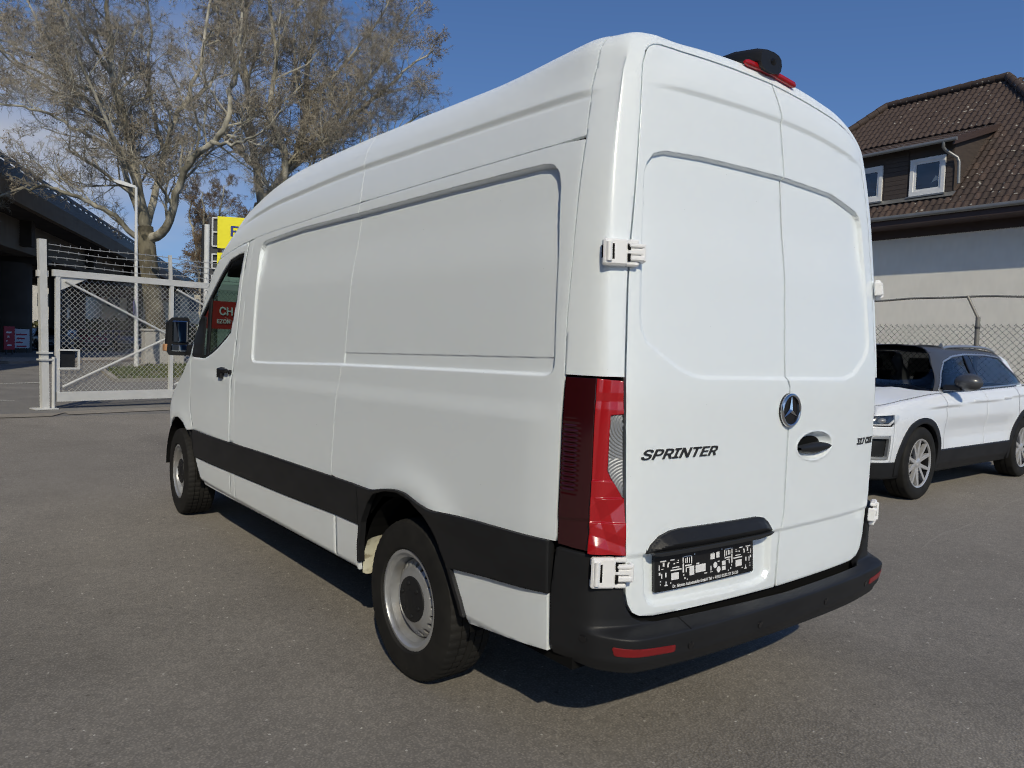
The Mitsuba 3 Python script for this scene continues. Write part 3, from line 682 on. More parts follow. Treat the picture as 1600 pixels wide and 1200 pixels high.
for m in ((.375, .30, .475, .54), (.38, .56, .41, .60), (.525, .62, .57, .80), (.585, .64, .62, .82), (.525, .28, .535, .42), (.60, .50, .62, .53), (.55, .82, .56, .84), (.46, .22, .49, .25), (.52, .22, .55, .24), (.645, .36, .685, .50), (.645, .20, .685, .33)): mark(*m)
for cx, cy in ((.575, .42), (.61, .26)): pieces.append([(cx + .02 * math.cos(t), cy + .10 * math.sin(t)) for t in np.linspace(0, 2 * np.pi, 17)[:-1]])
pv = []
for pc in pieces:
    pc = np.array(pc); pc = pc[(pc[:, 0] >= -1)]
    pc[:, 0] = np.clip(pc[:, 0], .012, .985)
    a, b = plate_map(pc[:, 0], .06 + .90 * pc[:, 1])
    v = S_pl(a, b) + PN(a, b) * .0012
    k = np.arange(1, len(v) - 1)
    pv.append((v, np.stack([k * 0, k + 1, k], 1)))
put(pl, 'printed_marks', cat(pv), 'print_white')
put(pl, 'holder_text', text_on(S_pl, 'Dr. Moren Automobile GmbH Tel + 4901 0131 57 34 10', .612, .6665, .0105, sx=.92, depth=.0008, shear=.0), 'print_white')
put(ld, 'model_lettering', text_on(surf(.0005), 'SPRINTER', .800, 1.124, .032, sx=1.62, shear=.55, depth=.003), 'letter_dark', smooth=False)
put(rd, 'model_lettering', text_on(surf(.0005), '317 CDI', -.582, 1.102, .027, sx=1.15, shear=.25, depth=.003), 'letter_dark')


def local(s, z, k=0.0):
    """A frame on the van's skin: x along s, y outwards, z up."""
    p = P(np.array([s]), np.array([z]))[0]; n = PN(np.array([s]), np.array([z]))[0]
    up = np.array([0, 0, 1.0]) - n * n[2]; up /= np.linalg.norm(up)
    return mat4(p + n * k, np.cross(n, up), n, up)


# the round emblem
M = local(.010, 1.272, .004)
eb = put(rd, 'emblem', xf(lathe([(-.01, .0), (-.01, .066), (.004, .066), (.010, .060), (.010, .052), (.004, .050), (.003, .0)], 48, 'y'), M), 'black_gloss', smooth=30)
put(eb, 'ring', xf(lathe([(.003, .066), (.010, .0655), (.014, .060), (.012, .055), (.005, .053)], 48, 'y'), M), 'chrome', smooth=60)
st3 = []
for k in range(3):
    t = math.pi / 2 + k * 2 * math.pi / 3
    tip = np.array([.056 * math.cos(t), .008, .056 * math.sin(t)])
    for sg in (1, -1):
        q = t + sg * math.pi / 3
        side = np.array([.0095 * math.cos(q), .006, .0095 * math.sin(q)])
        v = np.array([[0, .015, 0], tip, side]); f = np.array([[0, 1, 2]]) if sg > 0 else np.array([[0, 2, 1]])
        st3.append((v, f))
put(eb, 'star', xf(cat(st3), M), 'chrome')
# door handle in its hollow
M = local(-.205, 1.122, 0.0)
hb = []
for t in np.linspace(-1, 1, 15):
    x = .118 * t; hgt = .022 + .008 * math.cos(2.2 * t + .6) * (1 - abs(t)) ; hgt *= math.sqrt(max(1 - (abs(t)) ** 4, .02))
    hb.append([(x, -.010, -.012 - hgt * .8), (x, .006, -.010 - hgt * .5), (x, .010, -.006), (x, .005, -.004 + hgt * .45), (x, -.012, -.004 + hgt * .55)])
hb = np.array(hb); n5 = 5
i, j = np.meshgrid(np.arange(len(hb) - 1), np.arange(n5), indexing='ij'); j2 = (j + 1) % n5
qd = np.stack([i * n5 + j, i * n5 + j2, (i + 1) * n5 + j2, (i + 1) * n5 + j], -1).reshape(-1, 4)
put(rd, 'door_handle', xf((hb.reshape(-1, 3), np.vstack([qd[:, [0, 1, 2]], qd[:, [0, 2, 3]]])), M), 'black_trim', smooth=40)


# hinges: x towards the front round the corner, y outwards, z up
def hinge(s, z, h, sg, w=1.0):
    M = local(s, z, .0)
    X = lambda m: xf((np.asarray(m[0]) * [sg * w, 1, 1], m[1]), M)
    root = put(van, 'rear_door_hinge', X(cat([bbox(-.020, .062, .003, .030, -h / 2, h / 2, .006), bbox(-.058, -.018, .003, .026, h / 2 - .016, h / 2, .004), bbox(-.058, -.018, .003, .026, -h / 2, -h / 2 + .014, .004)])), 'white_plastic')
    put(root, 'pin', X(cat([xf(lathe([(-h / 2 + .012, .0), (-h / 2 + .012, .010), (h / 2 - .012, .010), (h / 2 - .012, 0)], 14, 'z'), mat4((.044, .030, 0)))])), 'white_plastic', smooth=40)
    for b_ in (box(.026, .033, .0285, .0312, -h * .28, h * .30), box(-.028, -.0195, .010, .0312, -h * .32, -.005), box(-.028, -.0195, .010, .0312, .007, h * .30), box(.058, .0632, .008, .022, -h * .22, h * .25)):
        put(root, 'slot', X(b_), 'dark_void')
    put(root, 'arm', X(cat([bbox(-.078, -.018, .010, .030, -.006, .013, .003), bbox(-.076, -.024, .014, .034, .016, .028, .003), bbox(-.076, -.026, .014, .034, -.028, -.010, .004), bbox(-.082, -.066, -.002, .030, -.030, .030, .004)])), 'white_plastic')


hinge(.888, 1.795, .086, 1); hinge(.892, .756, .102, 1)
hinge(-.862, 1.795, .086, -1); hinge(-.838, .770, .102, -1)

# high brake light and rear camera
bs = np.linspace(.225, -.19, 20); bz = np.interp(bs, [-.19, .02, .225], [2.533, 2.548, 2.551])
bp = P(bs, bz) + PN(bs, bz) * .014
bk = put(van, 'high_brake_light', tube(bp, np.r_[.006, np.full(18, .0135), .006], 10), 'lamp_red', smooth=50)
M = mat4((-.050, .295, 2.628), (.86, 0, 0), (0, .9, 0), (0, 0, .88))
pod = []
for t, w, hh, zo in ((-.30, .020, .010, .062), (-.18, .062, .028, .056), (-.05, .088, .042, .040), (.05, .094, .050, .018), (.095, .082, .046, .006)):
    y = -t
    for a in np.linspace(0, 2 * np.pi, 14)[:-1]:
        c, s_ = math.cos(a), math.sin(a)
        pod.append((w * np.sign(c) * abs(c) ** .7, y - .02, zo - .020 + hh * np.sign(s_) * abs(s_) ** .75))
pod = xf(hull(pod), M)
cm = put(van, 'rear_camera', pod, 'black_trim', smooth=35)
put(cm, 'lens', xf(lathe([(-.01, 0), (-.01, .016), (.004, .013), (.006, 0)], 16, 'y'), mat4((-.040, .191, 2.616), (1, 0, 0), (0, -.9, -.44), (0, -.44, .9))), 'black_gloss', smooth=30)

# front door handle, mirror, plug of the fuel flap
M = local(4.49, 1.215, .0)
hd = put(f'{van}__front_door', 'handle', xf(cat([bbox(-.10, .085, .012, .034, .006, .036, .008), hull([(x_, y_, z_) for x_ in (.02, .10) for y_, z_ in ((0, .04), (.03, .03), (.03, -.03), (0, -.04))])]), M), 'black_trim', smooth=30)
put(f'{van}__front_door', 'lock_cylinder', xf(bbox(-.135, -.105, .0, .018, .0, .030, .004), M), 'black_trim')
mir = put(van, 'wing_mirror', hull([(x_, y_, z_) for x_, y_, z_ in [(-1.115, 4.75, 1.33), (-.955, 4.77, 1.32), (-1.10, 4.75, 1.56), (-1.075, 4.76, 1.60), (-.955, 4.77, 1.605), (-.94, 4.77, 1.58), (-1.10, 4.88, 1.36), (-.97, 4.91, 1.36), (-1.09, 4.88, 1.56), (-.97, 4.91, 1.56), (-1.10, 4.75, 1.305), (-.97, 4.76, 1.30)]]), 'black_trim', smooth=25)
put(mir, 'glass', cat([bbox(-1.075, -.962, 4.742, 4.762, 1.405, 1.575, .008)]), 'mirror_glass')
put(mir, 'blind_spot_glass', cat([bbox(-1.085, -.965, 4.742, 4.762, 1.335, 1.388, .006)]), 'mirror_glass')
put(mir, 'indicator', cat([bbox(-1.13, -1.098, 4.752, 4.82, 1.335, 1.39, .004)]), 'lamp_amber')
put(mir, 'arm', cat([hull([(-.98, 4.78, 1.31), (-.98, 4.88, 1.31), (-.98, 4.78, 1.38), (-.98, 4.88, 1.38), (-.90, 4.52, 1.29), (-.90, 4.64, 1.29), (-.90, 4.52, 1.40), (-.90, 4.64, 1.40)])]), 'black_trim')
put(van, 'door_latch_plate', xf(bbox(-.05, .05, .0, .006, -.006, .006, .002), local(4.32, 1.045)), 'black_trim')


# wheels
def wheel_meshes(R, W, rb):
    """Tyre, steel rim, disc with its holes, hub cap; outer face towards -x, centred on the origin."""
    w = W / 2
    prof = [(w * .80, rb), (w * .97, rb + .018), (w, rb + (R - rb) * .45), (w * .96, R - .035), (w * .88, R - .012), (w * .74, R - .003)]
    tread = []
    for a, b in ((.74, .50), (.45, .16), (.11, -.11), (-.16, -.45), (-.50, -.74)):
        tread += [(w * a, R - (.003 if abs(a) > .7 else 0)), (w * b, R - (.003 if abs(b) > .7 else 0))]
        if b > -.7: tread += [(w * b - .001, R - .009), (w * (b - .05) + .001, R - .009)]
    left = [(-a, r) for a, r in prof[::-1]]
    full = prof[:-1] + tread + left[1:]
    n = 216
    v, f = lathe(full, n, 'x')
    m = len(full); v = v.reshape(m, n, 3)
    for i, (a, r) in enumerate(full):
        if r > R - .04 and r > R - .0095 * (abs(a) < w * .76) - .04:
            dep = .0 if abs(a) < w * .15 else (.004 if abs(a) < w * .8 else .0025)
            k = (np.arange(n) % 4 == 0) if abs(a) < w * .8 else (np.arange(n) % 4 < 2)
            v[i, k, 1:] *= (r - dep) / r
    tyre = (v.reshape(-1, 3), f)
    rim = lathe([(-w * .86, rb + .012), (-w * .90, rb + .006), (-w * .90, rb - .006), (-w * .80, rb - .012), (-w * .74, rb - .026), (-w * .60, rb - .029), (-w * .40, rb - .034), (-w * .30, rb - .036), (w * .8, rb - .03), (w * .86, rb + .006)], 72, 'x')
    return tyre, rim


TY, RIM = wheel_meshes(.352, .235, .211)
ann = Point(0, 0).buffer(.170, 48).difference(Point(0, 0).buffer(.07, 24))
for k in range(20):
    t = 2 * np.pi * k / 20
    hole = shapely.affinity.translate(shapely.affinity.rotate(shapely.affinity.scale(Point(0, 0).buffer(1, 8), .0135, .0095), math.degrees(t), origin=(0, 0)), .150 * math.cos(t), .150 * math.sin(t))
    ann = ann.difference(hole)
dprof = PchipInterpolator([0, .075, .10, .125, .150, .165, .18], [-.085, -.085, -.083, -.078, -.062, -.050, -.046])
DISC = skin(ann, lambda a, b: np.stack([dprof(np.hypot(a, b)), a, b], -1), lines(-.18, .18, .009), lines(-.18, .18, .009), flange=.012, tilt=.9)
DISC = (DISC[0], DISC[1], DISC[2] * np.where((DISC[2] * np.array([-1, 0, 0])).sum(1, keepdims=True) < -.5, -1, 1))
CAP = lathe([(-.083, .100), (-.088, .0985), (-.092, .092), (-.094, .060), (-.099, .042), (-.102, .036), (-.102, .0)], 40, 'x')
nuts = []
for k in range(6):
    t = 2 * np.pi * k / 6 + .3
    nuts.append(xf(lathe([(-.085, .011), (-.098, .010), (-.101, .006), (-.101, 0)], 8, 'x'), mat4((0, .072 * math.cos(t), .072 * math.sin(t)))))
HOLE_BACK = lathe([(-.028, .172), (-.028, .0)], 24, 'x')
WP = {}
for y, steer in ((1.263, 0.0), (4.928, -.05)):
    for sg in (-1, 1):
        c_, s_ = math.cos(steer), math.sin(steer)
        M = mat4((sg * .862, y, .350), (-sg * c_, -sg * s_, 0), (sg * s_ , -sg * c_, 0) if sg < 0 else (sg * s_, -sg * c_, 0), (0, 0, 1))
        M = mat4((sg * .862, y, .350), np.array([c_, s_, 0]) * -sg, np.array([-s_, c_, 0]) * -sg, (0, 0, 1))
        k = put(van, 'wheel', WP.get('t') or TY, 'rubber', smooth=30, to_world=M); WP['t'] = scene[k]
        for nm, m_, b_ in (('rim', RIM, 'wheel_silver'), ('disc', DISC, 'wheel_silver'), ('hub_cap', CAP, 'black_trim'), ('brake_backing', HOLE_BACK, 'dark_void'), *[('wheel_nut', m_, 'black_trim') for m_ in nuts]):
            kk = put(k, nm, WP.get(id(m_)) or m_, b_, smooth=40 if len(m_) == 2 else False, to_world=M); WP[id(m_)] = scene[kk]

# inner shell, underside, wheel houses, cab
inner_pg = Polygon([(-4.25, .42), (4.25, .42), (4.25, 2.10), (-4.25, 2.10)]).difference(Polygon([(2.50, .3), (2.46, .62), (2.30, .76), (2.04, .80), (1.84, .76), (1.66, .60), (1.50, .3)])).difference(Polygon([(-2.50, .3), (-2.46, .62), (-2.30, .76), (-2.04, .80), (-1.84, .76), (-1.66, .60), (-1.50, .3)]))
put(van, 'inner_shell', skin(inner_pg, surf(-.030), lines(-4.3, 4.3, .08, [(-1.2, 1.2, .03)]), lines(.4, 2.2, .08), flange=0), 'dark_void')
put(van, 'upper_inner_shell', skin(Polygon([(-3.6, 2.08), (3.6, 2.08), (3.6, 2.32), (-3.6, 2.32)]), surf(-.030), lines(-4.3, 4.3, .08, [(-1.2, 1.2, .03)]), lines(2.0, 2.6, .03), flange=0), 'dark_void')
sl2 = [(x_, .30) for x_ in ()]
put(van, 'door_lining', skin(Polygon([(4.25, .40), (5.02, .40), (5.30, .68), (5.36, 1.27), (4.98, 1.27), (4.69, 1.345), (4.44, 1.46), (4.40, 1.58), (4.33, 1.84), (4.30, 2.08), (4.2, 2.08)]), surf(-.035), lines(4.1, 5.5, .06), lines(.3, 2.2, .06), flange=0), 'cab_dark')
put(van, 'underside', cat([box(-.93, .93, .25, .84, .40, .48), box(-.93, .93, 1.70, 4.40, .34, .40), box(-.62, .62, .84, 1.70, .45, .60), box(-.80, .80, 4.4, 5.6, .30, .55), beam((-.8, 1.263, .35), (.8, 1.263, .35), .12, .12), beam((-.8, 4.928, .33), (.8, 4.928, .33), .12, .10), box(-.55, -.45, .3, 4.4, .36, .46), box(.45, .55, .3, 4.4, .36, .46)]), 'dark_void')
for sg in (-1, 1):
    for y in (1.263, 4.928):
        t = np.linspace(-.02, math.pi + .02, 24)
        v = np.array([[sg * x_, y + .455 * math.cos(a), .36 + .445 * math.sin(a)] for a in t for x_ in (.955, .62)])
        i = np.arange(len(t) - 1) * 2
        f = np.vstack([np.stack([i, i + 1, i + 3], 1), np.stack([i, i + 3, i + 2], 1)])
        wall = np.vstack([v[1::2], [[sg * .62, y, .36]]]); k = np.arange(len(t) - 1)
        put(van, 'wheel_house', cat([(v, f), (wall, np.stack([k, k + 1, k * 0 + len(t)], 1))]), 'dark_void')
lin = []
tt = np.linspace(.0, .46, 9)
v = np.array([[x_, 1.263 + .425 * math.cos(a) - .004 * q, .36 + .40 * math.sin(a) + .01 * math.sin(9 * a + 5 * q)] for a in tt for q, x_ in enumerate((-.968, -.945, -.90, -.86))])
i, j = np.meshgrid(np.arange(8), np.arange(3), indexing='ij'); q = np.stack([i * 4 + j, i * 4 + j + 1, (i + 1) * 4 + j + 1, (i + 1) * 4 + j], -1).reshape(-1, 4)
put(van, 'wheel_house_flange', (v, np.vstack([q[:, [0, 1, 2]], q[:, [0, 2, 3]]])), 'cream_liner', smooth=40, label='cream coloured inner flange of the wheel arch')
put(van, 'bulkhead', cat([box(-.80, .80, 3.30, 3.34, .42, 2.16)]), 'cab_dark')
put(van, 'dashboard', hull([(x_, y_, z_) for x_ in (-.84, .84) for y_, z_ in ((4.55, .95), (4.62, 1.16), (4.85, 1.22), (5.1, 1.16), (5.1, .8), (4.6, .8))]), 'cab_dark')
put(van, 'headliner', cat([box(-.70, .70, 3.34, 3.75, 2.12, 2.15)]), 'cab_dark')
for x_ in (-.36, .36):
    put(van, 'sun_visor', hull([((-.87 if sx < 0 and x_ < 0 else x_ + sx * .34), y_, z_) for sx in (-1, 1) for y_, z_ in ((4.06, 1.90), (4.09, 1.91), (3.66, 2.02), (3.60, 2.12), (4.0, 2.04))]), 'cab_dark')
for x_ in (-.48, .42):
    st_ = put(van, 'seat', cat([bbox(x_ - .25, x_ + .25, 3.6, 4.15, .70, .92, .05), hull([(x_ + sx * .24, y_, z_) for sx in (-1, 1) for y_, z_ in ((3.48, .9), (3.62, .9), (3.42, 1.52), (3.52, 1.54))])]), 'cab_dark', smooth=30)
    put(st_, 'headrest', cat([bbox(x_ - .13, x_ + .13, 3.40, 3.50, 1.55, 1.78, .03)]), 'cab_dark', smooth=30)
th = np.linspace(0, 2 * np.pi, 25)
put(van, 'steering_wheel', tube([(-.48 + .19 * math.cos(a), 4.42 - .06 * math.sin(a), 1.16 + .16 * math.sin(a)) for a in th], .014, 8, caps=False), 'cab_dark', smooth=True)

# right side, seen only through the cab
rwin = Polygon([(-a, b) for a, b in WIN]).buffer(0)
right_pg = Polygon([(-a, b) for a, b in seam(ZSC, .45, 2.588)] + [(-v, 2.588) for v in np.linspace(1.3, 4.49, 30)] + [(-a, b) for a, b in FRONT[1:13]] + [(-6.3, .5), (-5.0, .37), (-1.2, .40)]).buffer(-.004)
right_pg = right_pg.difference(rwin).difference(Polygon([(-a, b) for a, b in ARCH])).difference(Polygon([(-a, b) for a, b in ARCH_F])).difference(Polygon([(-1.2, .3), (-1.0, .3), (-1.0, 1.392), (-1.078, 1.392), (-1.085, .8)]))
right_pg = max(getattr(right_pg, 'geoms', [right_pg]), key=lambda g: g.area)
put(van, 'right_side', skin(right_pg, surf(0.0), lines(-6.6, -.9, .05), lines(.3, 2.62, .03)), 'white_paint')
put(van, 'right_window', skin(rwin, surf(-.012), lines(-5.5, -4.2, .06), lines(1.2, 2.2, .06), flange=0), 'van_glass')
# ------------------------------------------------------------------ the white SUV and other parked cars


def make_shell(c, sig):
    c = np.asarray(c, float)
    s = np.r_[0, np.cumsum(np.hypot(*np.diff(c, axis=0).T))]; ss = np.linspace(0, s[-1], 2000)
    x, y = PchipInterpolator(s, c[:, 0])(ss), PchipInterpolator(s, c[:, 1])(ss)
    pad = 300
    x = gaussian_filter1d(np.r_[-x[1:pad][::-1], x, -x[-pad:-1][::-1]], sig)[pad - 1:pad - 1 + 2000]
    y = gaussian_filter1d(np.r_[y[1:pad][::-1], y, y[-pad:-1][::-1]], sig)[pad - 1:pad - 1 + 2000]
    tx, ty = np.gradient(x), np.gradient(y); l = np.hypot(tx, ty)
    return ss, x, y, -ty / l, tx / l


_b = make_shell([(0, 0), (-.3, .008), (-.58, .045), (-.76, .12), (-.855, .26), (-.895, .5), (-.908, 1.0), (-.91, 2.4), (-.905, 3.4), (-.87, 3.9), (-.76, 4.15), (-.5, 4.22), (0, 4.235)], 12)
_g = make_shell([(0, 1.02), (-.42, 1.07), (-.66, 1.19), (-.775, 1.40), (-.80, 1.75), (-.805, 2.5), (-.79, 3.3), (-.74, 3.75), (-.58, 3.98), (0, 4.05)], 14)
b_s = PchipInterpolator([.15, .35, .55, .72, .86, .96, 1.0], [.07, .028, .004, .0, .012, .040, .085])
b_f = PchipInterpolator([.15, .30, .5, .62, .74, .85, 1.0], [.10, .04, .0, .012, .02, .05, .16])
g_s = PchipInterpolator([.9, 1.02, 1.3, 1.46, 1.53, 1.57], [-.03, .0, .115, .175, .23, .34])
g_f = PchipInterpolator([.9, 1.02, 1.2, 1.40, 1.50, 1.57], [-.12, .0, .36, .74, .92, 1.25])
g_r = PchipInterpolator([.9, 1.02, 1.30, 1.46, 1.53, 1.57], [-.05, .0, .22, .38, .50, .80])


def shellP(sh, s, z, fs, ff, fr, ymid):
    a = np.abs(s); x, y, nx, ny = (np.interp(a, sh[0], q) for q in sh[1:])
    X = x - nx * fs(z)
    Y = y - np.where(ny < 0, ny * ff(z), ny * fr(z))
    return np.stack([np.where(s < 0, -X, X), Y, z + 0 * s], -1)


def top_of(y):
    return np.interp(y, [0, .15, .5, 1.0, 1.35, 2.0, 3.4, 4.3], [.835, .865, .91, .955, .975, .985, 1.03, 1.04])


def Bp(s, v, h=0.0):
    s, v = np.broadcast_arrays(np.asarray(s, float), np.asarray(v, float))
    p = shellP(_b, s, np.clip(v, .15, 1.0), b_s, b_f, b_f, 2)
    yy = np.interp(np.abs(s), _b[0], _b[2])
    p[..., 2] = np.where(v > .7, .7 + (v - .7) / .3 * (top_of(yy) - .7), v)
    return p


def Gp(s, v):
    s, v = np.broadcast_arrays(np.asarray(s, float), np.asarray(v, float))
    p = shellP(_g, s, v, g_s, g_f, g_r, 2)
    p[..., 2] = np.where(v > 1.0, 1.0 + (v - 1.0) * .74, v)
    p[..., 2] += .03 * (1 - np.clip(p[..., 0] / .6, -1, 1) ** 2) * sst(1.45, 1.57, v) - .05 * sst(3.0, 4.0, p[..., 1]) * sst(1.4, 1.57, v)
    return p


def off(F, h, e=3e-3):
    def S(s, z):
        s, z = np.broadcast_arrays(np.asarray(s, float), np.asarray(z, float))
        n = np.cross(F(s, z + e) - F(s, z - e), F(s + e, z) - F(s - e, z)); n /= np.linalg.norm(n, axis=-1, keepdims=True) + 1e-12
        return F(s, z) + n * np.broadcast_to(h(s, z) if callable(h) else h, s.shape)[..., None]
    return S


def build_suv():
    """All parts of the car at the origin, nose towards -y: a list of (parent path, name, mesh, material)."""
    out = []
    ad = lambda par, nm, m, b, sm=False: out.append((par, nm, m, b, sm))
    sy = lambda y: float(np.interp(y, _b[2], _b[0]))     # outline length at which the side stands at y
    f1, r1, wz = sy(.82), sy(3.42), .335
    gx = lines(-6, 6, .045); gz = lines(.1, 1.1, .02)
    mir = lambda pg: shapely.affinity.scale(pg, -1, 1, origin=(0, 0))
    ring = lambda c, r: Polygon([(c + r * 1.0 * math.cos(t), wz + .01 + r * math.sin(t)) for t in np.linspace(0, 2 * np.pi, 40)])
    hs = lambda s, v: -.030 * sst(.76, .60, v) * sst(.40, .56, v) * sst(f1 + .3, f1 + .7, np.abs(s)) * sst(r1 - .2, r1 - .6, np.abs(s)) + .014 * sst(.855, .875, v - .02 * (np.abs(s) - 2.2)) * sst(.96, .88, v) * sst(f1, f1 + .4, np.abs(s))
    S = off(Bp, hs)
    dA, dB, dC = sy(1.32), sy(2.30), sy(3.02)
    for sg in (1, -1):
        mm = (lambda pg: pg) if sg > 0 else mir
        cut = ring(f1, .405).union(ring(r1, .405))
        wing = sbox(sy(.13), .36, dA, .999).difference(sbox(0, .30, sy(.33), .845)).difference(cut)
        ad('', 'front_wing', skin(mm(wing.buffer(-.003)), S, gx, gz), 'paint')
        ad('', 'front_door', skin(mm(sbox(dA, .42, dB, .999).difference(cut).buffer(-.005)), S, gx, gz), 'paint')
        rdp = sbox(dB, .42, dC + .2, .999).difference(cut)
        ad('', 'rear_door', skin(mm(rdp.buffer(-.005)), S, gx, gz), 'paint')
        ad('', 'rear_wing', skin(mm(sbox(dC + .2, .42, _b[0][-1], .999).difference(cut).buffer(-.005)), S, gx, gz), 'paint')
        ad('', 'sill_trim', skin(mm(sbox(f1, .22, r1, .44).difference(ring(f1, .36)).difference(ring(r1, .36))), off(Bp, lambda s, v: .010 - .02 * sst(.32, .22, v)), gx, lines(.1, .6, .02)), 'black_trim')
        for c in (f1, r1):
            arc = ring(c, .425).difference(ring(c, .360)).intersection(sbox(-9, .24, 9, 1.2))
            ad('', 'wheel_arch_trim', skin(mm(arc), off(Bp, .012), lines(-6, 6, .03), lines(.1, 1, .02), flange=.03), 'black_trim')
        ad('', 'front_bumper_corner', skin(mm(sbox(.0, .36, sy(.33), .845).difference(sbox(0, .36, .30, .6)).difference(sbox(.2, .395, .985, .605)).difference(Polygon([(.30, .69), (1.00, .69), (1.10, .80), (1.08, .86), (.30, .86)])).difference(cut).buffer(-.002)), off(Bp, 0.0), lines(-2, 2, .03), gz), 'paint')
        ad('', 'headlight', skin(mm(Polygon([(.30, .692), (.99, .692), (1.095, .795), (1.08, .840), (.30, .842)])), off(Bp, -.022), lines(-2, 2, .03), lines(.6, .9, .02)), 'black_gloss')
        for q in (.62, .88):
            ad('headlight', 'projector_lens', skin(mm(Point(q, .775).buffer(.045, 12)), off(Bp, lambda s, v, q=q: .03 * np.clip(1 - (np.abs(s) - q) ** 2 / .0022 - (v - .775) ** 2 / .0022, 0, 1) - .015), lines(-1.2, 1.2, .012), lines(.6, .9, .012)), 'lamp_clear')
        ad('headlight', 'light_strip', skin(mm(Polygon([(.32, .700), (.975, .700), (1.07, .80), (1.05, .805), (.96, .716), (.32, .716)])), off(Bp, -.010), lines(-2, 2, .03), lines(.6, .9, .012)), 'print_white')
        ad('headlight', 'lens_cover', skin(mm(Polygon([(.30, .692), (.99, .692), (1.095, .795), (1.08, .840), (.30, .842)])), off(Bp, .002), lines(-2, 2, .05), lines(.6, .9, .03), flange=0), 'clear_lens')
        ad('', 'fog_lamp_recess', skin(mm(Polygon([(.30, .60), (.98, .60), (.98, .40), (.30, .40)])), off(Bp, -.03), lines(-2, 2, .03), lines(.3, .7, .03)), 'black_trim')
        dl = rounded([(.20, .605), (.985, .605), (.985, .395), (.20, .395)], .035)
        ad('', 'daytime_light', skin(mm(dl.difference(dl.buffer(-.022))), off(Bp, .004), lines(-2, 2, .02), lines(.3, .7, .012), flange=.03), 'lamp_clear')
        # windows, pillars and roof rails
        gw = lambda y: float(np.interp(y, _g[2], _g[0]))
        side = Polygon([(gw(1.42), 1.00), (gw(1.56), 1.20), (gw(1.76), 1.36), (gw(2.0), 1.43), (gw(2.35), 1.468), (gw(2.9), 1.475), (gw(3.3), 1.45), (gw(3.72), 1.16), (gw(3.74), 1.075), (gw(3.0), 1.045)])
        ad('', 'window_surround', skin(mm(side.buffer(.022).difference(side)), off(Gp, .003), lines(-5, 5, .03), lines(.9, 1.6, .02)), 'chrome_dull')
        bar = Polygon([(gw(2.24), .98), (gw(2.40), .98), (gw(2.46), 1.5), (gw(2.30), 1.5)]).intersection(side)
        ad('', 'window_pillar', skin(mm(bar), off(Gp, .002), lines(-5, 5, .05), lines(.9, 1.6, .04)), 'black_gloss')
        for q in side.difference(bar.buffer(.002)).geoms:
            ad('', 'side_window', skin(mm(q), off(Gp, -.004), lines(-5, 5, .06), lines(.9, 1.6, .04), flange=0), 'dark_glass')
        cab = Polygon([(gw(1.24), .955), (gw(3.95), .955), (gw(3.95), 1.15), (gw(3.6), 1.50), (gw(2.9), 1.56), (gw(1.85), 1.56), (gw(1.24), 1.56)])
        scr_edge = Polygon([(0, .90), (gw(1.33), .975), (gw(1.46), 1.472), (0, 1.502)])
        ad('', 'upper_side', skin(mm(cab.difference(side.buffer(.022)).difference(scr_edge).intersection(sbox(-9, .9, gw(3.45), 2))), off(Gp, 0.0), lines(-5, 5, .04), lines(.9, 1.6, .025)), 'roof')
        ad('', 'rear_pillar', skin(mm(cab.difference(side.buffer(.022)).intersection(sbox(gw(3.45), .9, 9, 2))), off(Gp, 0.0), lines(-5, 5, .04), lines(.9, 1.6, .025)), 'paint')
        e = .001
        rp = Gp(np.array([sg * gw(v) for v in np.linspace(2.0, 3.55, 14)]), np.full(14, 1.545))
        rp[:, 2] += .035 * np.sin(np.linspace(0, np.pi, 14)) ** .5
        ad('', 'roof_rail', tube(rp, .016, 8), 'chrome_dull', 50)
        mx = sg * -1
        el = trimesh.creation.icosphere(subdivisions=3).vertices
        el = el * np.where(el[:, 1:2] > 0, [.125, .055, .085], [.125, .10, .080]) + [mx * 1.0, 1.52, 1.085]
        ad('', 'door_mirror', hull(el), 'roof', 40)
        ad('door_mirror', 'mirror_foot', hull([(mx * x_, y_, z_) for x_ in (.80, .95) for y_, z_ in ((1.44, 1.0), (1.56, 1.0), (1.46, 1.05), (1.54, 1.05))]), 'black_trim')
        for y_ in (2.06, 2.86):
            p_ = Bp(np.array([sg * sy(y_)]), np.array([.90]))[0]
            ad('', 'door_handle', bbox(p_[0] - .02 - (.02 if sg > 0 else -.02) * 0, p_[0] + .02, y_ - .10, y_ + .10, p_[2] - .016, p_[2] + .016, .008), 'paint', 30)
    G1 = lambda y: float(np.interp(y, _g[2], _g[0]))
    sw = G1(1.33)
    scr = Polygon([(-sw, .985), (0, .955), (sw, .985), (G1(1.46), 1.47), (0, 1.50), (-G1(1.46), 1.47)])
    ad('', 'windscreen', skin(scr, off(Gp, -.002), lines(-1.2, 1.2, .06), lines(.9, 1.6, .04), flange=0), 'dark_glass')
    # bonnet, roof
    n = 40
    sb = np.linspace(.02, sy(1.42), n); L = Bp(sb, np.full(n, 1.0)); R = L * [-1, 1, 1]
    t = np.linspace(0, 1, 25)[None, :, None]; w = 1 - (2 * t - 1) ** 4
    v = L[:, None] * (1 - t) + R[:, None] * t
    v = v + w * np.array([0, 0, .045]) * sst(0, .5, np.linspace(0, 1, n))[:, None, None]
    crease = np.exp(-((np.abs(2 * t - 1) - .62) / .10) ** 2) * .012
    v = v + crease * np.array([0, 0, 1.0])
    i, j = np.meshgrid(np.arange(n - 1), np.arange(24), indexing='ij'); q = np.stack([i * 25 + j, (i + 1) * 25 + j, (i + 1) * 25 + j + 1, i * 25 + j + 1], -1).reshape(-1, 4)
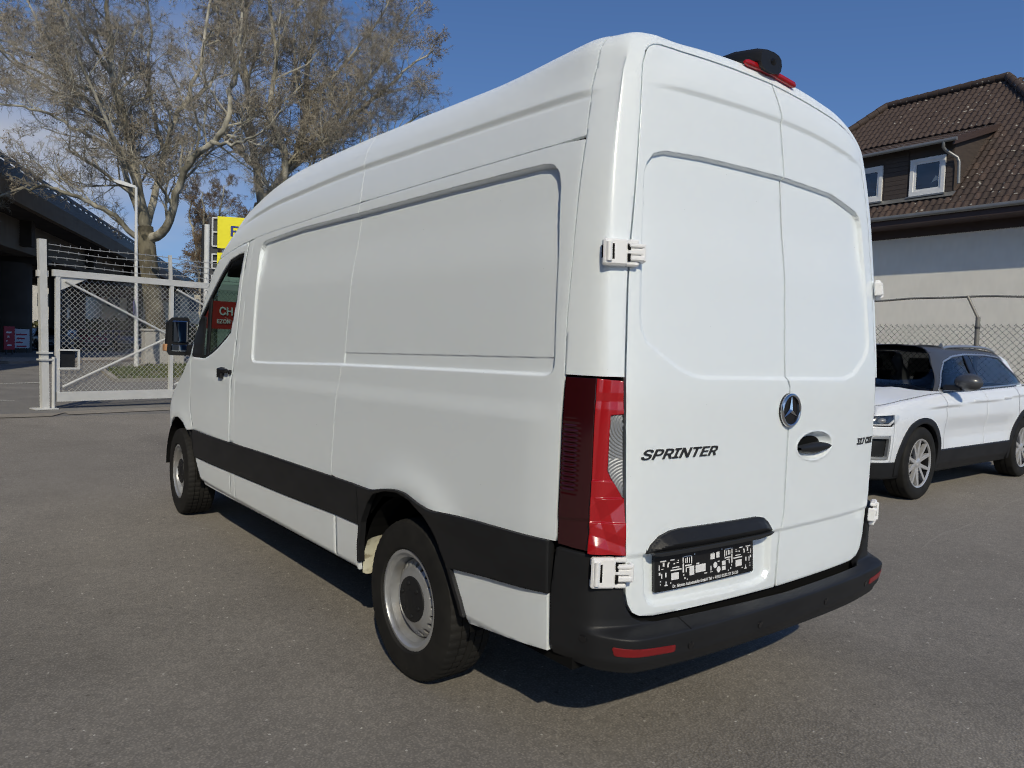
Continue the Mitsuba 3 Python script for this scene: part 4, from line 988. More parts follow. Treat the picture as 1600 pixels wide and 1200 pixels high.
    ad('', 'bonnet', (v.reshape(-1, 3), np.vstack([q[:, [0, 1, 2]], q[:, [0, 2, 3]]])), 'paint', 50)
    sr = np.linspace(.02, _g[0][-1] - .02, 60); L = Gp(sr, np.full(60, 1.552)); R = L * [-1, 1, 1]
    v = L[:, None] * (1 - t) + R[:, None] * t + w * np.array([0, 0, .012])
    i, j = np.meshgrid(np.arange(59), np.arange(24), indexing='ij'); q = np.stack([i * 25 + j, (i + 1) * 25 + j, (i + 1) * 25 + j + 1, i * 25 + j + 1], -1).reshape(-1, 4)
    ad('', 'roof', (v.reshape(-1, 3), np.vstack([q[:, [0, 1, 2]], q[:, [0, 2, 3]]])), 'roof', 50)
    ad('', 'screen_header', skin(Polygon([(-G1(1.46), 1.474), (0, 1.504), (G1(1.46), 1.474), (G1(1.46), 1.56), (-G1(1.46), 1.56)]), off(Gp, .001), lines(-1.5, 1.5, .05), lines(1.4, 1.6, .02)), 'roof')
    nz_ = sy(.13)
    ad('', 'bonnet_nose', skin(sbox(-nz_, .846, nz_, .999), off(Bp, 0.0), lines(-2, 2, .03), lines(.8, 1.05, .02)), 'paint')
    ad('', 'grille', skin(Polygon([(-.31, .70), (.31, .70), (.31, .855), (-.31, .855)]), off(Bp, -.01), lines(-1, 1, .05), lines(.6, .9, .02)), 'black_gloss')
    ad('', 'grille_bar', skin(Polygon([(-.31, .705), (.31, .705), (.31, .722), (-.31, .722)]), off(Bp, .004), lines(-1, 1, .05), lines(.6, .9, .02)), 'chrome')
    ad('', 'lower_bumper', skin(sbox(-1.28, .22, 1.28, .37), off(Bp, .006), lines(-2, 2, .03), lines(.1, .5, .02)), 'black_trim')
    ad('', 'air_intake', skin(sbox(-.30, .36, .30, .60), off(Bp, -.012), lines(-2, 2, .03), lines(.1, .7, .02)), 'black_trim')
    nz = _b[0][-1]
    ad('', 'rear_screen', skin(Polygon([(G1(3.9), 1.08), (_g[0][-1], 1.06), (_g[0][-1], 1.42), (G1(3.9), 1.40)]), off(Gp, .001), lines(3, 7, .06), lines(.9, 1.6, .04), flange=0), 'dark_glass')
    ad('', 'aerial_fin', hull([(0, 3.15, 1.40), (.02, 3.35, 1.39), (-.02, 3.35, 1.39), (0, 3.3, 1.49), (0, 3.35, 1.485), (0, 3.15, 1.39)]), 'roof')
    sc_, zc_ = np.linspace(0, nz, 80), None
    ad('', 'inner_body', cat([box(-.80, .80, .35, 3.95, .24, .30), hull([(x_, y_, z_) for x_ in (-.80, .80) for y_, z_ in ((1.2, .3), (1.2, .90), (3.9, .95), (3.9, .3))]), hull([(x_, y_, z_) for x_ in (-.68, .68) for y_, z_ in ((.25, .4), (.3, .76), (1.0, .86), (1.0, .4))])]), 'dark_void')
    for x_ in (-.38, .38):
        ad('', 'seat', hull([(x_ + sx * .22, y_, z_) for sx in (-1, 1) for y_, z_ in ((2.1, .8), (2.45, .8), (2.3, 1.15), (2.42, 1.15))]), 'cab_dark', 30)
        ad('seat', 'headrest', bbox(x_ - .12, x_ + .12, 2.36, 2.45, 1.16, 1.29, .03), 'cab_dark', 30)
    # wheels with five pairs of spokes
    tyre = lathe([(.092, .222), (.108, .25), (.110, .29), (.100, .322), (.085, .335), (.03, .336), (.029, .328), (.022, .328), (.021, .336), (-.021, .336), (-.022, .328), (-.029, .328), (-.03, .336), (-.085, .335), (-.100, .322), (-.110, .29), (-.108, .25), (-.092, .222)], 56, 'x')
    rim = lathe([(-.090, .228), (-.100, .224), (-.096, .213), (-.085, .209)], 56, 'x')
    barrel = lathe([(-.085, .209), (-.03, .195), (.09, .205)], 40, 'x')
    back = lathe([(-.02, .20), (-.018, .0)], 24, 'x')
    hub = lathe([(-.02, .055), (-.082, .045), (-.090, .03), (-.090, 0)], 24, 'x')
    spokes = []
    for k in range(5):
        for d in (-.30, .30):
            a0, a1 = 2 * np.pi * k / 5 + d * .35, 2 * np.pi * k / 5 + d
            p = []
            for r_, a_, wd, x0, x1 in ((.03, a0, .017, -.078, -.055), (.13, (a0 + a1) / 2, .0095, -.082, -.055), (.212, a1, .013, -.094, -.06)):
                for sg2 in (-1, 1):
                    for xx in (x0, x1): p.append((xx, r_ * math.cos(a_) - sg2 * wd * math.sin(a_), r_ * math.sin(a_) + sg2 * wd * math.cos(a_)))
            spokes.append(hull(p))
    for y_ in (.82, 3.42):
        for sg in (-1, 1):
            M = mat4((sg * .80, y_, .336), (-sg, 0, 0), (0, -sg, 0), (0, 0, 1))
            X = lambda m: xf(m, M)
            ad('', 'wheel', X(tyre), 'rubber', 40)
            ad('wheel', 'rim', X(rim), 'alloy', 40)
            ad('wheel', 'brake_backing', X(back), 'alloy_dark', 40)
            ad('wheel', 'hub', X(hub), 'alloy', 40)
            ad('wheel', 'rim_barrel', X(barrel), 'alloy_dark', 40)
            for s_ in spokes: ad('wheel', 'spoke', X(s_), 'alloy')
    return out


scene['bsdf_clear_lens'] = {'type': 'thindielectric', 'int_ior': 1.5, 'specular_transmittance': rgb((0.93, 0.94, 0.95))}
mat('chrome_dull', (0.62, 0.63, 0.64), 0.22, metallic=0.8)
SUV_PARTS, SUV_DICTS = build_suv(), {}


def car(name, label, M, paint, roof, group=None, simple=False):
    t = thing(name, label, 'car', group)
    last = {}
    for n, (par, nm, m, b, sm) in enumerate(SUV_PARTS):
        if simple and nm in ('spoke', 'projector_lens', 'lens_cover', 'aerial_fin', 'roof_rail', 'light_strip', 'grille_bar', 'hub', 'headrest'): continue
        bs_ = {'paint': paint, 'roof': roof}.get(b, b)
        k = put(last[par] if par else t, nm, SUV_DICTS.get(n) or m, bs_, smooth=sm, to_world=M)
        SUV_DICTS[n] = scene[k]
        if not par: last[nm] = k
    return t


k_ = 1.11
GZ = 0.05
car('parked_car', 'white compact SUV with dark grey roof and alloy wheels parked beside the van', mat4((4.44, 2.82, GZ), np.array([0, -1, 0]) * k_, np.array([1, 0, 0]) * k_, np.array([0, 0, 1]) * k_), 'suv_paint', 'suv_roof')
for lab, x_, y_, a_, pt in (('charcoal car in the dark under the bridge, leftmost behind the gate', 4.3, 53.0, -.2, 'paint_charcoal'), ('maroon car under the bridge between two darker cars', 6.6, 53.6, -.15, 'paint_maroon'), ('navy blue car under the bridge, nearest the lamp post', 8.9, 54.0, -.22, 'paint_navy')):
    c_, s_ = math.cos(a_), math.sin(a_)
    car('parked_car', lab, mat4((x_, y_, .0), (c_, -s_, 0), (s_, c_, 0), (0, 0, 1)), pt, pt, 'cars parked under the bridge', True)

# ------------------------------------------------------------------ ground, road, pavement, verge
xs = np.r_[-400, -120, -60, -30, -16, np.linspace(-8, 16, 33), 22, 30, 60, 120, 400]; ys = np.r_[-400, -120, -40, -15, np.linspace(-6, 13.0, 24)]
X, Y = np.meshgrid(xs, ys, indexing='ij'); Z = GZ * sst(2.2, 4.2, X) * sst(9, 5, Y) * sst(-6, -1, Y) * sst(16, 12, X)
i, j = np.meshgrid(np.arange(len(xs) - 1), np.arange(len(ys) - 1), indexing='ij'); n = len(ys)
q = np.stack([i * n + j, (i + 1) * n + j, (i + 1) * n + j + 1, i * n + j + 1], -1).reshape(-1, 4)
struct('ground', (np.stack([X, Y, Z], -1).reshape(-1, 3), np.vstack([q[:, [0, 1, 2]], q[:, [0, 2, 3]]])), 'asphalt', smooth=True)


def sheet(pts, z):
    v, f = trimesh.creation.triangulate_polygon(Polygon(pts), engine='earcut')
    v = np.asarray(v)[:, :2]
    return np.column_stack([v, np.full(len(v), z)]), np.asarray(f)


def slab(pts, z0, z1):
    m = trimesh.creation.extrude_polygon(Polygon(pts), z1 - z0, engine='earcut'); m.apply_translation([0, 0, z0])
    return m


struct('road', sheet([(-400, 13.0), (400, 13.0), (400, 700), (-400, 700)], -.004), 'road_asphalt')
mat('concrete_strip', proc(lambda p, n, uv: mix((0.15, 0.135, 0.115), (0.22, 0.20, 0.175), fbm(p.x * 3, p.y * 3, 0.0, 5))), 0.9)
struct('gate_threshold', sheet([(-9, 12.75), (-.9, 12.95), (-.6, 13.55), (-9, 13.35)], .012), 'concrete_strip')
struct('gate_track_strip', sheet([(-.6, 13.2), (2.6, 13.9), (2.6, 14.4), (-.6, 13.8)], .008), 'concrete_strip')
struct('pavement', slab([(.2, 33.6), (4.5, 36.6), (13.0, 42.5), (12.3, 44.0), (3.6, 38.8), (-3.5, 36.5)], -.02, .11), 'pavement')
struct('verge', slab([(1.9, 22.3), (14, 25.2), (14, 35.5), (4.6, 32.2), (2.6, 28.2)], -.02, .05), 'verge_soil')
struct('kerb', slab([(1.78, 22.1), (14, 25.0), (14, 25.2), (1.9, 22.3), (2.6, 28.2), (4.6, 32.2), (14, 35.5), (14, 35.7), (4.5, 32.4), (2.45, 28.3)], -.02, .09), 'kerb_stone')
mat('line_paint', (0.42, 0.42, 0.40), 0.8)
struct('road_marking', sheet([(-6, 20.6), (.6, 21.9), (.6, 22.05), (-6, 20.75)], .004), 'line_paint')
struct('road_marking', sheet([(-8, 15.6), (-1.1, 16.3), (-1.1, 16.38), (-8, 15.68)], .004), 'line_paint')
rng = np.random.default_rng(3)
g = rng.uniform(0, 1, (9000, 2)); gx_ = 1.9 + 11.5 * g[:, 0]; gy_ = 22.6 + .24 * (gx_ - 1.9) + (9.2) * g[:, 1]
ok = shapely.contains_xy(Polygon([(1.95, 22.4), (14, 25.3), (14, 35.3), (4.7, 32.0), (2.65, 28.2)]), gx_, gy_) & (meshkit.noise(np.stack([gx_ * .8, gy_ * .8, gx_ * 0], -1), 2) > .33)
gx_, gy_ = gx_[ok], gy_[ok]; m = len(gx_)
hh = rng.uniform(.06, .20, m); an = rng.uniform(0, np.pi, m); w_ = rng.uniform(.02, .05, m); lx, ly = rng.normal(0, .05, m), rng.normal(0, .05, m)
v = np.stack([np.stack([gx_ - w_ * np.cos(an), gy_ - w_ * np.sin(an), 0 * hh + .045], -1), np.stack([gx_ + w_ * np.cos(an), gy_ + w_ * np.sin(an), 0 * hh + .045], -1), np.stack([gx_ + lx, gy_ + ly, .05 + hh], -1)], 1).reshape(-1, 3)
k = put(None, 'grass', (v, np.arange(3 * m).reshape(-1, 3)), 'grass_blade')
labels[k] = {'label': 'short patchy grass growing on the verge behind the gate', 'category': 'grass', 'kind': 'stuff'}
# ------------------------------------------------------------------ the house behind the yard
_th = math.radians(4.3); HS = 1.8
HE1, HE2, HE3 = np.array([math.sin(_th), math.cos(_th), 0]), np.array([math.cos(_th), -math.sin(_th), 0]), np.array([0, 0, 1.0])
HO = np.array([23.73, 6.64, -1.19])
hp = lambda p, q, z: HO + HS * (p * HE1 + q * HE2 + z * HE3)          # along the wall, into the house, up


def hx(mesh):
    v = np.asarray(mesh[0], float)
    return HO + HS * (v[:, :1] * HE1 + v[:, 1:2] * HE2 + v[:, 2:] * HE3), np.asarray(mesh[1])[:, ::-1]


house = thing('house', 'pale plastered house with a dark brown tiled hip roof and a dormer', 'house')
ZE, QE, QR = 4.13, -.55, 2.53          # eave height, eave and ridge distance
PR0, PR1 = 1.74, 4.23                  # ends of the ridge
zroof = lambda q: ZE + (q - QE)
ZR = zroof(QR); PE0, PE1 = PR0 - (QR - QE), PR1 + (QR - QE); QB = 2 * QR - QE
wall = put(house, 'wall', hx(cat([box(PE0 + .55, PE1 - .55, 0.0, QB - .55, .2, ZE - .02)])), 'plaster')
roof = put(house, 'roof', hx((np.array([[PE0, QE, ZE], [PE1, QE, ZE], [PE1, QB, ZE], [PE0, QB, ZE], [PR0, QR, ZR], [PR1, QR, ZR]]) + [0, 0, -.05], np.array([[0, 1, 5], [0, 5, 4], [1, 2, 5], [2, 3, 4], [2, 4, 5], [3, 0, 4]]))), 'roof_tile_b')
put(house, 'eaves_board', hx(cat([box(PE0, PE1, QE + .0, QE + .55, ZE - .20, ZE - .17), box(PE0, PE1, QE + .002, QE + .02, ZE - .20, ZE - .06), box(PE0 + .002, PE0 + .55, QE + .55, QB, ZE - .20, ZE - .17)])), 'brown_fascia')
gut = np.linspace(PE0 - .05, PE1 + .05, 3)
put(house, 'gutter', tube([hp(p, QE - .035, ZE - .055) for p in gut], .075, 10), 'zinc', smooth=40)
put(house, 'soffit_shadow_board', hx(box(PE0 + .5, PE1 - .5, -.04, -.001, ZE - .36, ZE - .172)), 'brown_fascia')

# tiles: one S-shaped pantile, laid in courses on the front slope
TW, TL = .125, .192                     # cover width and course length on the slope (house units)
us = np.array([0, .12, .26, .42, .58, .74, .88, 1.0]); prof = np.array([.012, .032, .044, .034, .012, .0, .004, .016]) * .62
tv = []
for b, lift in ((-.02, .020), (1.10, .0)):
    for u, h in zip(us, prof): tv.append((u * TW * 1.04, b * TL, h + lift))
for u, h in zip(us, prof): tv.append((u * TW * 1.04, -.02 * TL, h - .006))
tv = np.array(tv); n8 = len(us); k = np.arange(n8 - 1)
tf = np.vstack([np.stack([k, k + 1, n8 + k + 1], 1), np.stack([k, n8 + k + 1, n8 + k], 1), np.stack([2 * n8 + k, 2 * n8 + k + 1, k + 1], 1), np.stack([2 * n8 + k, k + 1, k], 1)])
sl = math.sqrt(.5)
trs = random.Random(11)


def tile_frame(p, q, z, dp, dq, tilt=0.0):
    """A tile's matrix: its own x along the course, y up the slope (local house axes dp, dq), z off the roof."""
    ex, ey = np.asarray(dp, float), np.asarray(dq, float); ez = np.cross(ex, ey)
    B = np.stack([HE1, HE2, HE3], 1) * HS
    M = np.eye(4)
    # house axes are left-handed (p, q, z): the normal points away from the slope
    M[:3, 0], M[:3, 1], M[:3, 2], M[:3, 3] = B @ ex, B @ ey, -(B @ ez), hp(p, q, z)
    return M


spots = []
nrow = int((QR - QE) / sl / TL)
for r in range(nrow + 1):
    q = QE - .02 + r * TL * sl
    if q > QR: break
    a = max(PE0 + (q - QE), -1.2) ; b = PE1 - (q - QE)
    p = a - (a % TW)
    while p < b:
        inside_dormer = (-.24 < q < 1.22) and (1.36 < p < 4.4) and q > -.20
        if not inside_dormer: spots.append((p, q, zroof(q)))
        p += TW
# dormer roof: from its eave back to the main slope
DQ0, DZ0, DP0, DP1 = -.42, 5.36, 1.235, 4.55
DQ1, DZ1 = 1.25, zroof(1.25)
dl = math.hypot(DQ1 - DQ0, DZ1 - DZ0); dqv = np.array([0, (DQ1 - DQ0) / dl, (DZ1 - DZ0) / dl])
dspots = []
for r in range(int(dl / TL) + 1):
    f_ = r * TL
    p = DP0
    while p < DP1:
        dspots.append((p, DQ0 + dqv[1] * f_, DZ0 + dqv[2] * f_)); p += TW
frames = [tile_frame(p, q, z + .01 + trs.uniform(-.002, .003), (1, trs.uniform(-.012, .012), 0), (0, sl, sl)) for p, q, z in spots if 1] + [tile_frame(p, q, z + .012, (1, trs.uniform(-.012, .012), 0), dqv) for p, q, z in dspots]
eye = CAM_O
vis = [i for i, M in enumerate(frames)]
dist = np.array([np.linalg.norm(M[:3, 3] - eye) for M in frames]); pos = np.array([M[:3, 3] for M in frames])
inview = ((pos - eye) @ _f > 0) & (((pos - eye) @ _r) / ((pos - eye) @ _f) < .72) & (((pos - eye) @ _r) / ((pos - eye) @ _f) > .40)
order = np.argsort(np.where(inview, dist, 1e9))
base = mikit.ply((tv, tf), 'bsdf_roof_tile_a', smooth=50)
rest = [[], [], []]
for n, i in enumerate(order):
    m = trs.choice((0, 0, 1, 1, 2))
    if n < 296: put(roof, 'tile', base, TILES[m].replace('bsdf_', ''), to_world=frames[i])
    elif inview[i] or n < 1500: rest[m].append(xf((tv, tf), frames[i]))
put(roof, 'tile_courses', cat(rest[0] + rest[1] + rest[2]), 'roof_tile_a', smooth=False, stuff=True)
# ridge and hip caps
def caps(p0, p1, n):
    for t in (np.arange(n) + .5) / n:
        c = np.asarray(p0) * (1 - t) + np.asarray(p1) * t; d = (np.asarray(p1) - np.asarray(p0)) / n * .56
        a, b = hp(*(c - d)), hp(*(c + d))
        put(roof, 'ridge_tile', tube([a + [0, 0, -.02], a, b, b + [0, 0, -.02]][1:3], [.155, .135], 10), TILES[1], smooth=60)


caps((PR0, QR, ZR + .02), (PR1, QR, ZR + .02), 11)
caps((PE0, QE, ZE + .03), (PR0, QR, ZR + .03), 22)
caps((PE1, QE, ZE + .03), (PR1, QR, ZR + .03), 22)
# the dormer
dz0 = zroof(-.206)
dorm = put(house, 'dormer', hx(cat([box(1.32, DP1 - .1, -.206, -.17, dz0 - .05, DZ0 + .02)])), 'dark_boards')
put(dorm, 'roof_deck', hx((np.array([[DP0, DQ0, DZ0 - .03], [DP1, DQ0, DZ0 - .03], [DP1, DQ1, DZ1 - .03], [DP0, DQ1, DZ1 - .03], [DP0, DQ0, DZ0], [DP1, DQ0, DZ0], [DP1, DQ1, DZ1], [DP0, DQ1, DZ1]]), np.array([[0, 1, 2], [0, 2, 3], [4, 6, 5], [4, 7, 6], [0, 4, 5], [0, 5, 1], [0, 3, 7], [0, 7, 4]]))), 'dark_boards')
put(dorm, 'cheek', hx((np.array([[1.325, -.20, dz0], [1.325, -.20, DZ0], [1.325, 1.2, zroof(1.2)], [1.345, -.20, dz0], [1.345, -.20, DZ0], [1.345, 1.2, zroof(1.2)]]), np.array([[0, 1, 2], [3, 5, 4], [0, 3, 4], [0, 4, 1]]))), 'dark_boards')
for z_ in np.arange(dz0 + .02, DZ0 - .1, .085):
    for a, b in ((1.325, 1.435), (2.14, 2.58)):
        put(dorm, 'board', hx(box(a, b, -.222, -.204, z_, z_ + .079)), 'dark_boards')
put(dorm, 'verge_board', hx((np.array([[DP0 - .004, DQ0 - .02, DZ0 - .10], [DP0 - .004, DQ0 - .02, DZ0 + .03], [DP0 - .004, DQ1, DZ1 + .02], [DP0 - .004, DQ1, DZ1 - .10], [DP0 + .02, DQ0 - .02, DZ0 - .10], [DP0 + .02, DQ0 - .02, DZ0 + .03], [DP0 + .02, DQ1, DZ1 + .02], [DP0 + .02, DQ1, DZ1 - .10]]), np.array([[0, 1, 2], [0, 2, 3], [4, 6, 5], [4, 7, 6], [0, 4, 5], [0, 5, 1], [1, 5, 6], [1, 6, 2], [0, 3, 7], [0, 7, 4]]))), 'brown_fascia')
put(dorm, 'gutter', tube([hp(p, DQ0 - .04, DZ0 - .01) for p in (DP0 - .06, DP1)], .06, 10), 'zinc', smooth=40)
put(dorm, 'downpipe', tube([hp(*c) for c in ((1.40, DQ0 - .04, 5.33), (1.40, DQ0 - .04, 5.24), (1.39, -.36, 5.19), (1.24, -.27, 5.06), (1.215, -.25, 4.98), (1.20, -.25, 4.60))], .052, 10), 'zinc', smooth=60)
put(dorm, 'apron_flashing', hx((np.array([[1.25, -.21, dz0 + .02], [DP1, -.21, dz0 + .02], [DP1, -.32, zroof(-.32) + .035], [1.25, -.32, zroof(-.32) + .035]]), np.array([[0, 1, 2], [0, 2, 3]]))), 'zinc')
for p0, p1 in ((1.46, 2.09), (2.63, 3.28)):
    z0, z1 = 4.485, 5.165
    w = put(dorm, 'window', hx(cat([box(p0, p0 + .065, -.245, -.20, z0, z1), box(p1 - .065, p1, -.245, -.20, z0, z1), box(p0 + .065, p1 - .065, -.245, -.20, z0, z0 + .085), box(p0 + .065, p1 - .065, -.245, -.20, z1 - .065, z1)])), 'window_white')
    put(w, 'sash', hx(cat([box(p0 + .065, p0 + .105, -.228, -.205, z0 + .085, z1 - .065), box(p1 - .105, p1 - .065, -.228, -.205, z0 + .085, z1 - .065), box(p0 + .105, p1 - .105, -.228, -.205, z0 + .085, z0 + .12), box(p0 + .105, p1 - .105, -.228, -.205, z1 - .10, z1 - .065)])), 'window_white')
    put(w, 'pane', hx((np.array([[p0 + .1, -.215, z0 + .11], [p1 - .1, -.215, z0 + .11], [p1 - .1, -.215, z1 - .09], [p0 + .1, -.215, z1 - .09]]), np.array([[0, 1, 2], [0, 2, 3]]))), 'house_glass')
    put(w, 'room', hx(box(p0 + .08, p1 - .08, -.2035, -.2025, z0 + .09, z1 - .07)), 'room_dark')
    if p0 < 2: put(w, 'curtain', hx((np.array([[p0 + .11, -.206, z0 + .12], [p0 + .30, -.206, z0 + .12], [p0 + .17, -.206, z0 + .34], [p0 + .12, -.206, z0 + .30]]), np.array([[0, 1, 2], [0, 2, 3]]))), 'curtain')
    put(w, 'sill', hx(box(p0 - .03, p1 + .03, -.29, -.20, z0 - .03, z0 - .002)), 'zinc')


# ------------------------------------------------------------------ chain-link fences
def chain_mesh(origin, along, up, L, H, pitch, r, knuckle=.03, sag=None):
    """Diagonal wires of a chain-link panel, three-sided, in the plane (along, up) from the origin."""
    o, a, u = (np.asarray(v, float) for v in (origin, along, up)); nrm = np.cross(a, u)
    segs = []
    for sgn in (1, -1):
        for c in np.arange(-H if sgn > 0 else 0, (L if sgn > 0 else L + H), pitch):
            x0, y0, x1, y1 = c, 0.0, c + sgn * H, H
            # clip to 0..L
            pts = []
            for x, y in ((x0, y0), (x1, y1)): pts.append([x, y])
            dx = x1 - x0
            t0, t1 = 0.0, 1.0
            lo, hi = sorted(((0 - x0) / dx, (L - x0) / dx))
            t0, t1 = max(t0, lo), min(t1, hi)
            if t1 - t0 < .02: continue
            segs.append((x0 + dx * t0, H * t0, x0 + dx * t1, H * t1, sgn))
    V, F = [], []
    at = 0
    for x0, y0, x1, y1, sgn in segs:
        n = max(2, int(abs(x1 - x0) / 1.2) + 1)
        p = np.array([o + a * (x0 + (x1 - x0) * t) + u * (y0 + (y1 - y0) * t) + nrm * (sgn * r * .8 + .010 * math.sin((x0 + (x1 - x0) * t) * 2.1 + (y0 + (y1 - y0) * t) * 1.7)) for t in np.linspace(0, 1, n)])
        v, f = tube(p, r, 3, caps=False); V.append(v); F.append(f + at); at += len(v)
    return np.vstack(V), np.vstack(F)


uz = np.array([0, 0, 1.0])
fence = thing('chain_link_fence', 'old chain-link fence with a cranked steel post in front of the pale house', 'fence')
fq = lambda p, h, q=-1.2: np.array([12, 3.0, 0]) + p * HE1 + q * HE2 + h * HE3
def hstrip():
    # short knuckled wire ends along the top
    return [tube([fq(p, 2.02), fq(p + .03, 2.075), fq(p + .055, 2.045)], .006, 3) for p in np.arange(-2.4, 5.2, .105)]
m1 = chain_mesh(fq(-2.5, 0.06), HE1, uz, 7.6, 1.98, .105, .0048)
put(fence, 'wire_mesh', m1, 'wire_dull')
put(fence, 'knuckles', cat(hstrip()), 'wire_dull', stuff=True)
for p in (-2.35, .275, 2.9):
    po = put(fence, 'post', tube([fq(p, -.05, -1.24), fq(p, 2.19, -1.24)], .035, 12), 'fence_steel', smooth=40)
    put(po, 'crank_arm', tube([fq(p, 2.17, -1.24), fq(p + .155, 2.53, -1.30)], .022, 8), 'fence_steel', smooth=40)
    put(po, 'clamp', tube([fq(p, 2.00, -1.24), fq(p, 2.03, -1.24)], .042, 12), 'rail_dark', smooth=40)
pr = np.linspace(-2.6, 5.2, 40)
put(fence, 'top_pipe', tube([fq(p, 2.505 + .012 * math.sin(p * 2.3) + .008 * math.sin(p * 5.1 + 1), -1.29) for p in pr], .017, 8), 'fence_steel', smooth=50)
put(fence, 'tension_wire', tube([fq(-2.5, 1.05, -1.215), fq(5.1, 1.05, -1.215)], .005, 5), 'wire_dull')

# ------------------------------------------------------------------ the sliding gate, the post and the street beyond
GA, GB = np.array([-.72, 14.36, 0]), np.array([1.44, 14.82, 0])
gd = (GB - GA) / np.linalg.norm(GB - GA); gn = np.array([-gd[1], gd[0], 0])
GL = 6.2
gp = lambda t, z, o=0.0: GA + gd * t + gn * o + uz * z
post = thing('gate_post', 'tall pale steel gate post standing alone at the left end of the gate', 'post')
put(post, 'shaft', cat([beam(gp(-.10, 0.0) , gp(-.16, 3.05), .12, .12, up=gn)]), 'galvanised')
put(post, 'foot_plate', cat([beam(gp(-.30, .012), gp(.08, .012), .30, .02)]), 'galvanised')
put(post, 'collar', cat([beam(gp(-.21, 1.02, -.0), gp(.0, 1.02, -.0), .19, .03)]), 'galvanised')
put(post, 'collar', cat([beam(gp(-.21, .90, -.0), gp(.0, .90, -.0), .19, .03)]), 'galvanised')
put(post, 'bracket', cat([beam(gp(-.24, 2.44), gp(-.06, 2.44), .08, .11)]), 'galvanised')
put(post, 'guide_tube', tube([gp(.02, 0, -.06), gp(.02, .95, -.06)], .028, 8), 'galvanised', smooth=40)
gate = thing('sliding_gate', 'wide grey steel sliding gate with chain-link infill and barbed wire on top', 'gate')
put(gate, 'top_rail', beam(gp(.02, 2.47), gp(GL, 2.47), .09, .12), 'galvanised')
put(gate, 'bottom_rail', beam(gp(.08, .22), gp(GL, .22), .12, .17), 'galvanised')
put(gate, 'upright', beam(gp(.10, .305), gp(.10, 2.41), .07, .07, up=gn), 'galvanised')
for t in (2.20, 4.2, GL - .05):
    put(gate, 'upright', beam(gp(t, .305), gp(t, 2.41), .07, .07, up=gn), 'galvanised')
    put(gate, 'wire_support', beam(gp(t - .02, 2.53), gp(t - .04, 3.02), .055, .055, up=gn), 'galvanised')
put(gate, 'corner_plate', (np.array([gp(.14, 2.41, .004), gp(.62, 2.41, .004), gp(.14, 2.16, .004), gp(.14, 2.41, -.004), gp(.62, 2.41, -.004), gp(.14, 2.16, -.004)]), np.array([[0, 1, 2], [3, 5, 4], [0, 3, 4], [0, 4, 1], [1, 4, 5], [1, 5, 2], [2, 5, 3], [2, 3, 0]])), 'galvanised')
for t0 in (.16, 2.24, 4.24):
    t1 = t0 + 2.0
    if t0 == .16: t1 = 2.17
    put(gate, 'brace', tube([gp(t0 + .06, 2.34, -.03), gp(t1, 1.40, -.03)], .022, 8), 'galvanised', smooth=40)
    put(gate, 'brace', tube([gp(t0 + .02, .40, -.03), gp(t1, 1.38, -.03)], .022, 8), 'galvanised', smooth=40)
put(gate, 'wire_mesh', chain_mesh(gp(.13, .31, .035), gd, uz, GL - .2, 2.08, .098, .0050), 'wire_bright')
put(gate, 'latch_frame', cat([beam(gp(.12, 1.08, -.05), gp(.46, 1.08, -.05), .03, .035), beam(gp(.12, .74, -.05), gp(.46, .74, -.05), .03, .035), beam(gp(.445, .74, -.052), gp(.445, 1.08, -.052), .035, .03, up=gn)]), 'galvanised')
put(gate, 'latch_box', beam(gp(.135, .91, .02), gp(.40, .91, .02), .03, .30), 'black_trim')
rb = np.random.default_rng(8)
for n_, z in enumerate((2.62, 2.74, 2.86, 2.97)):
    tt = np.linspace(-.05, GL, 40)
    wire = tube([gp(t, z + .012 * math.sin(3 * t + n_) - .01 * math.sin(t * 1.45) ** 2, .0) for t in tt], .0075, 5)
    barbs = [tube([gp(t, z - .03, -.02), gp(t + .01, z + .03, .02)], .006, 3) for t in np.arange(.05 + .03 * n_, GL, .17)]
    put(gate, 'barbed_wire', cat([wire] + barbs), 'wire_bright', stuff=True)

lampp = thing('street_lamp', 'slim white street lamp on the verge behind the gate', 'street lamp')
lb = np.array([4.18, 30.89, 0]); lt = np.array([4.14, 31.0, 7.05])
put(lampp, 'pole', tube([lb, lb * .5 + lt * .5, lt], [.078, .066, .05], 12), 'pole_white', smooth=50)
put(lampp, 'base_sleeve', tube([lb, lb + uz * .9], .092, 12), 'pole_white', smooth=40)
h0, h1 = np.array([3.42, 31.35, 7.22]), lt
d_ = (h0 - h1) / np.linalg.norm(h0 - h1)
put(lampp, 'lamp_head', hull([h1 + d_ * t + np.cross(d_, uz) * (w * sx) + uz * z for t, w, zz in ((0, .05, (-.04, .04)), (.30, .13, (-.07, .07)), (.62, .15, (-.06, .08)), (.80, .08, (-.02, .04))) for sx in (-1, 1) for z in zz]), 'pole_white', smooth=30)
put(lampp, 'lamp_glass', hull([h1 + d_ * t + np.cross(d_, uz) * (w * sx) + uz * z for t, w in ((.26, .10), (.66, .11)) for sx in (-1, 1) for z in (-.11, -.07)]), 'room_dark')
sgn = thing('road_sign', 'round red and blue no-stopping sign fixed to the street lamp pole', 'road sign')
sc_ = np.array([4.06, 30.86, 2.36]); sn = np.array([-.95, .22, 0]); sn /= np.linalg.norm(sn); sx_ = np.cross(uz, sn)
SM_ = mat4(sc_, sx_, sn, uz)
put(sgn, 'disc', xf(lathe([(-.012, 0), (-.012, .31), (.006, .31), (.008, .305), (.008, .0)], 36, 'y'), SM_), 'road_sign_blue', smooth=30)
put(sgn, 'red_rim', xf(lathe([(.009, .245), (.013, .25), (.013, .30), (.009, .306)], 36, 'y'), SM_), 'road_sign_red')
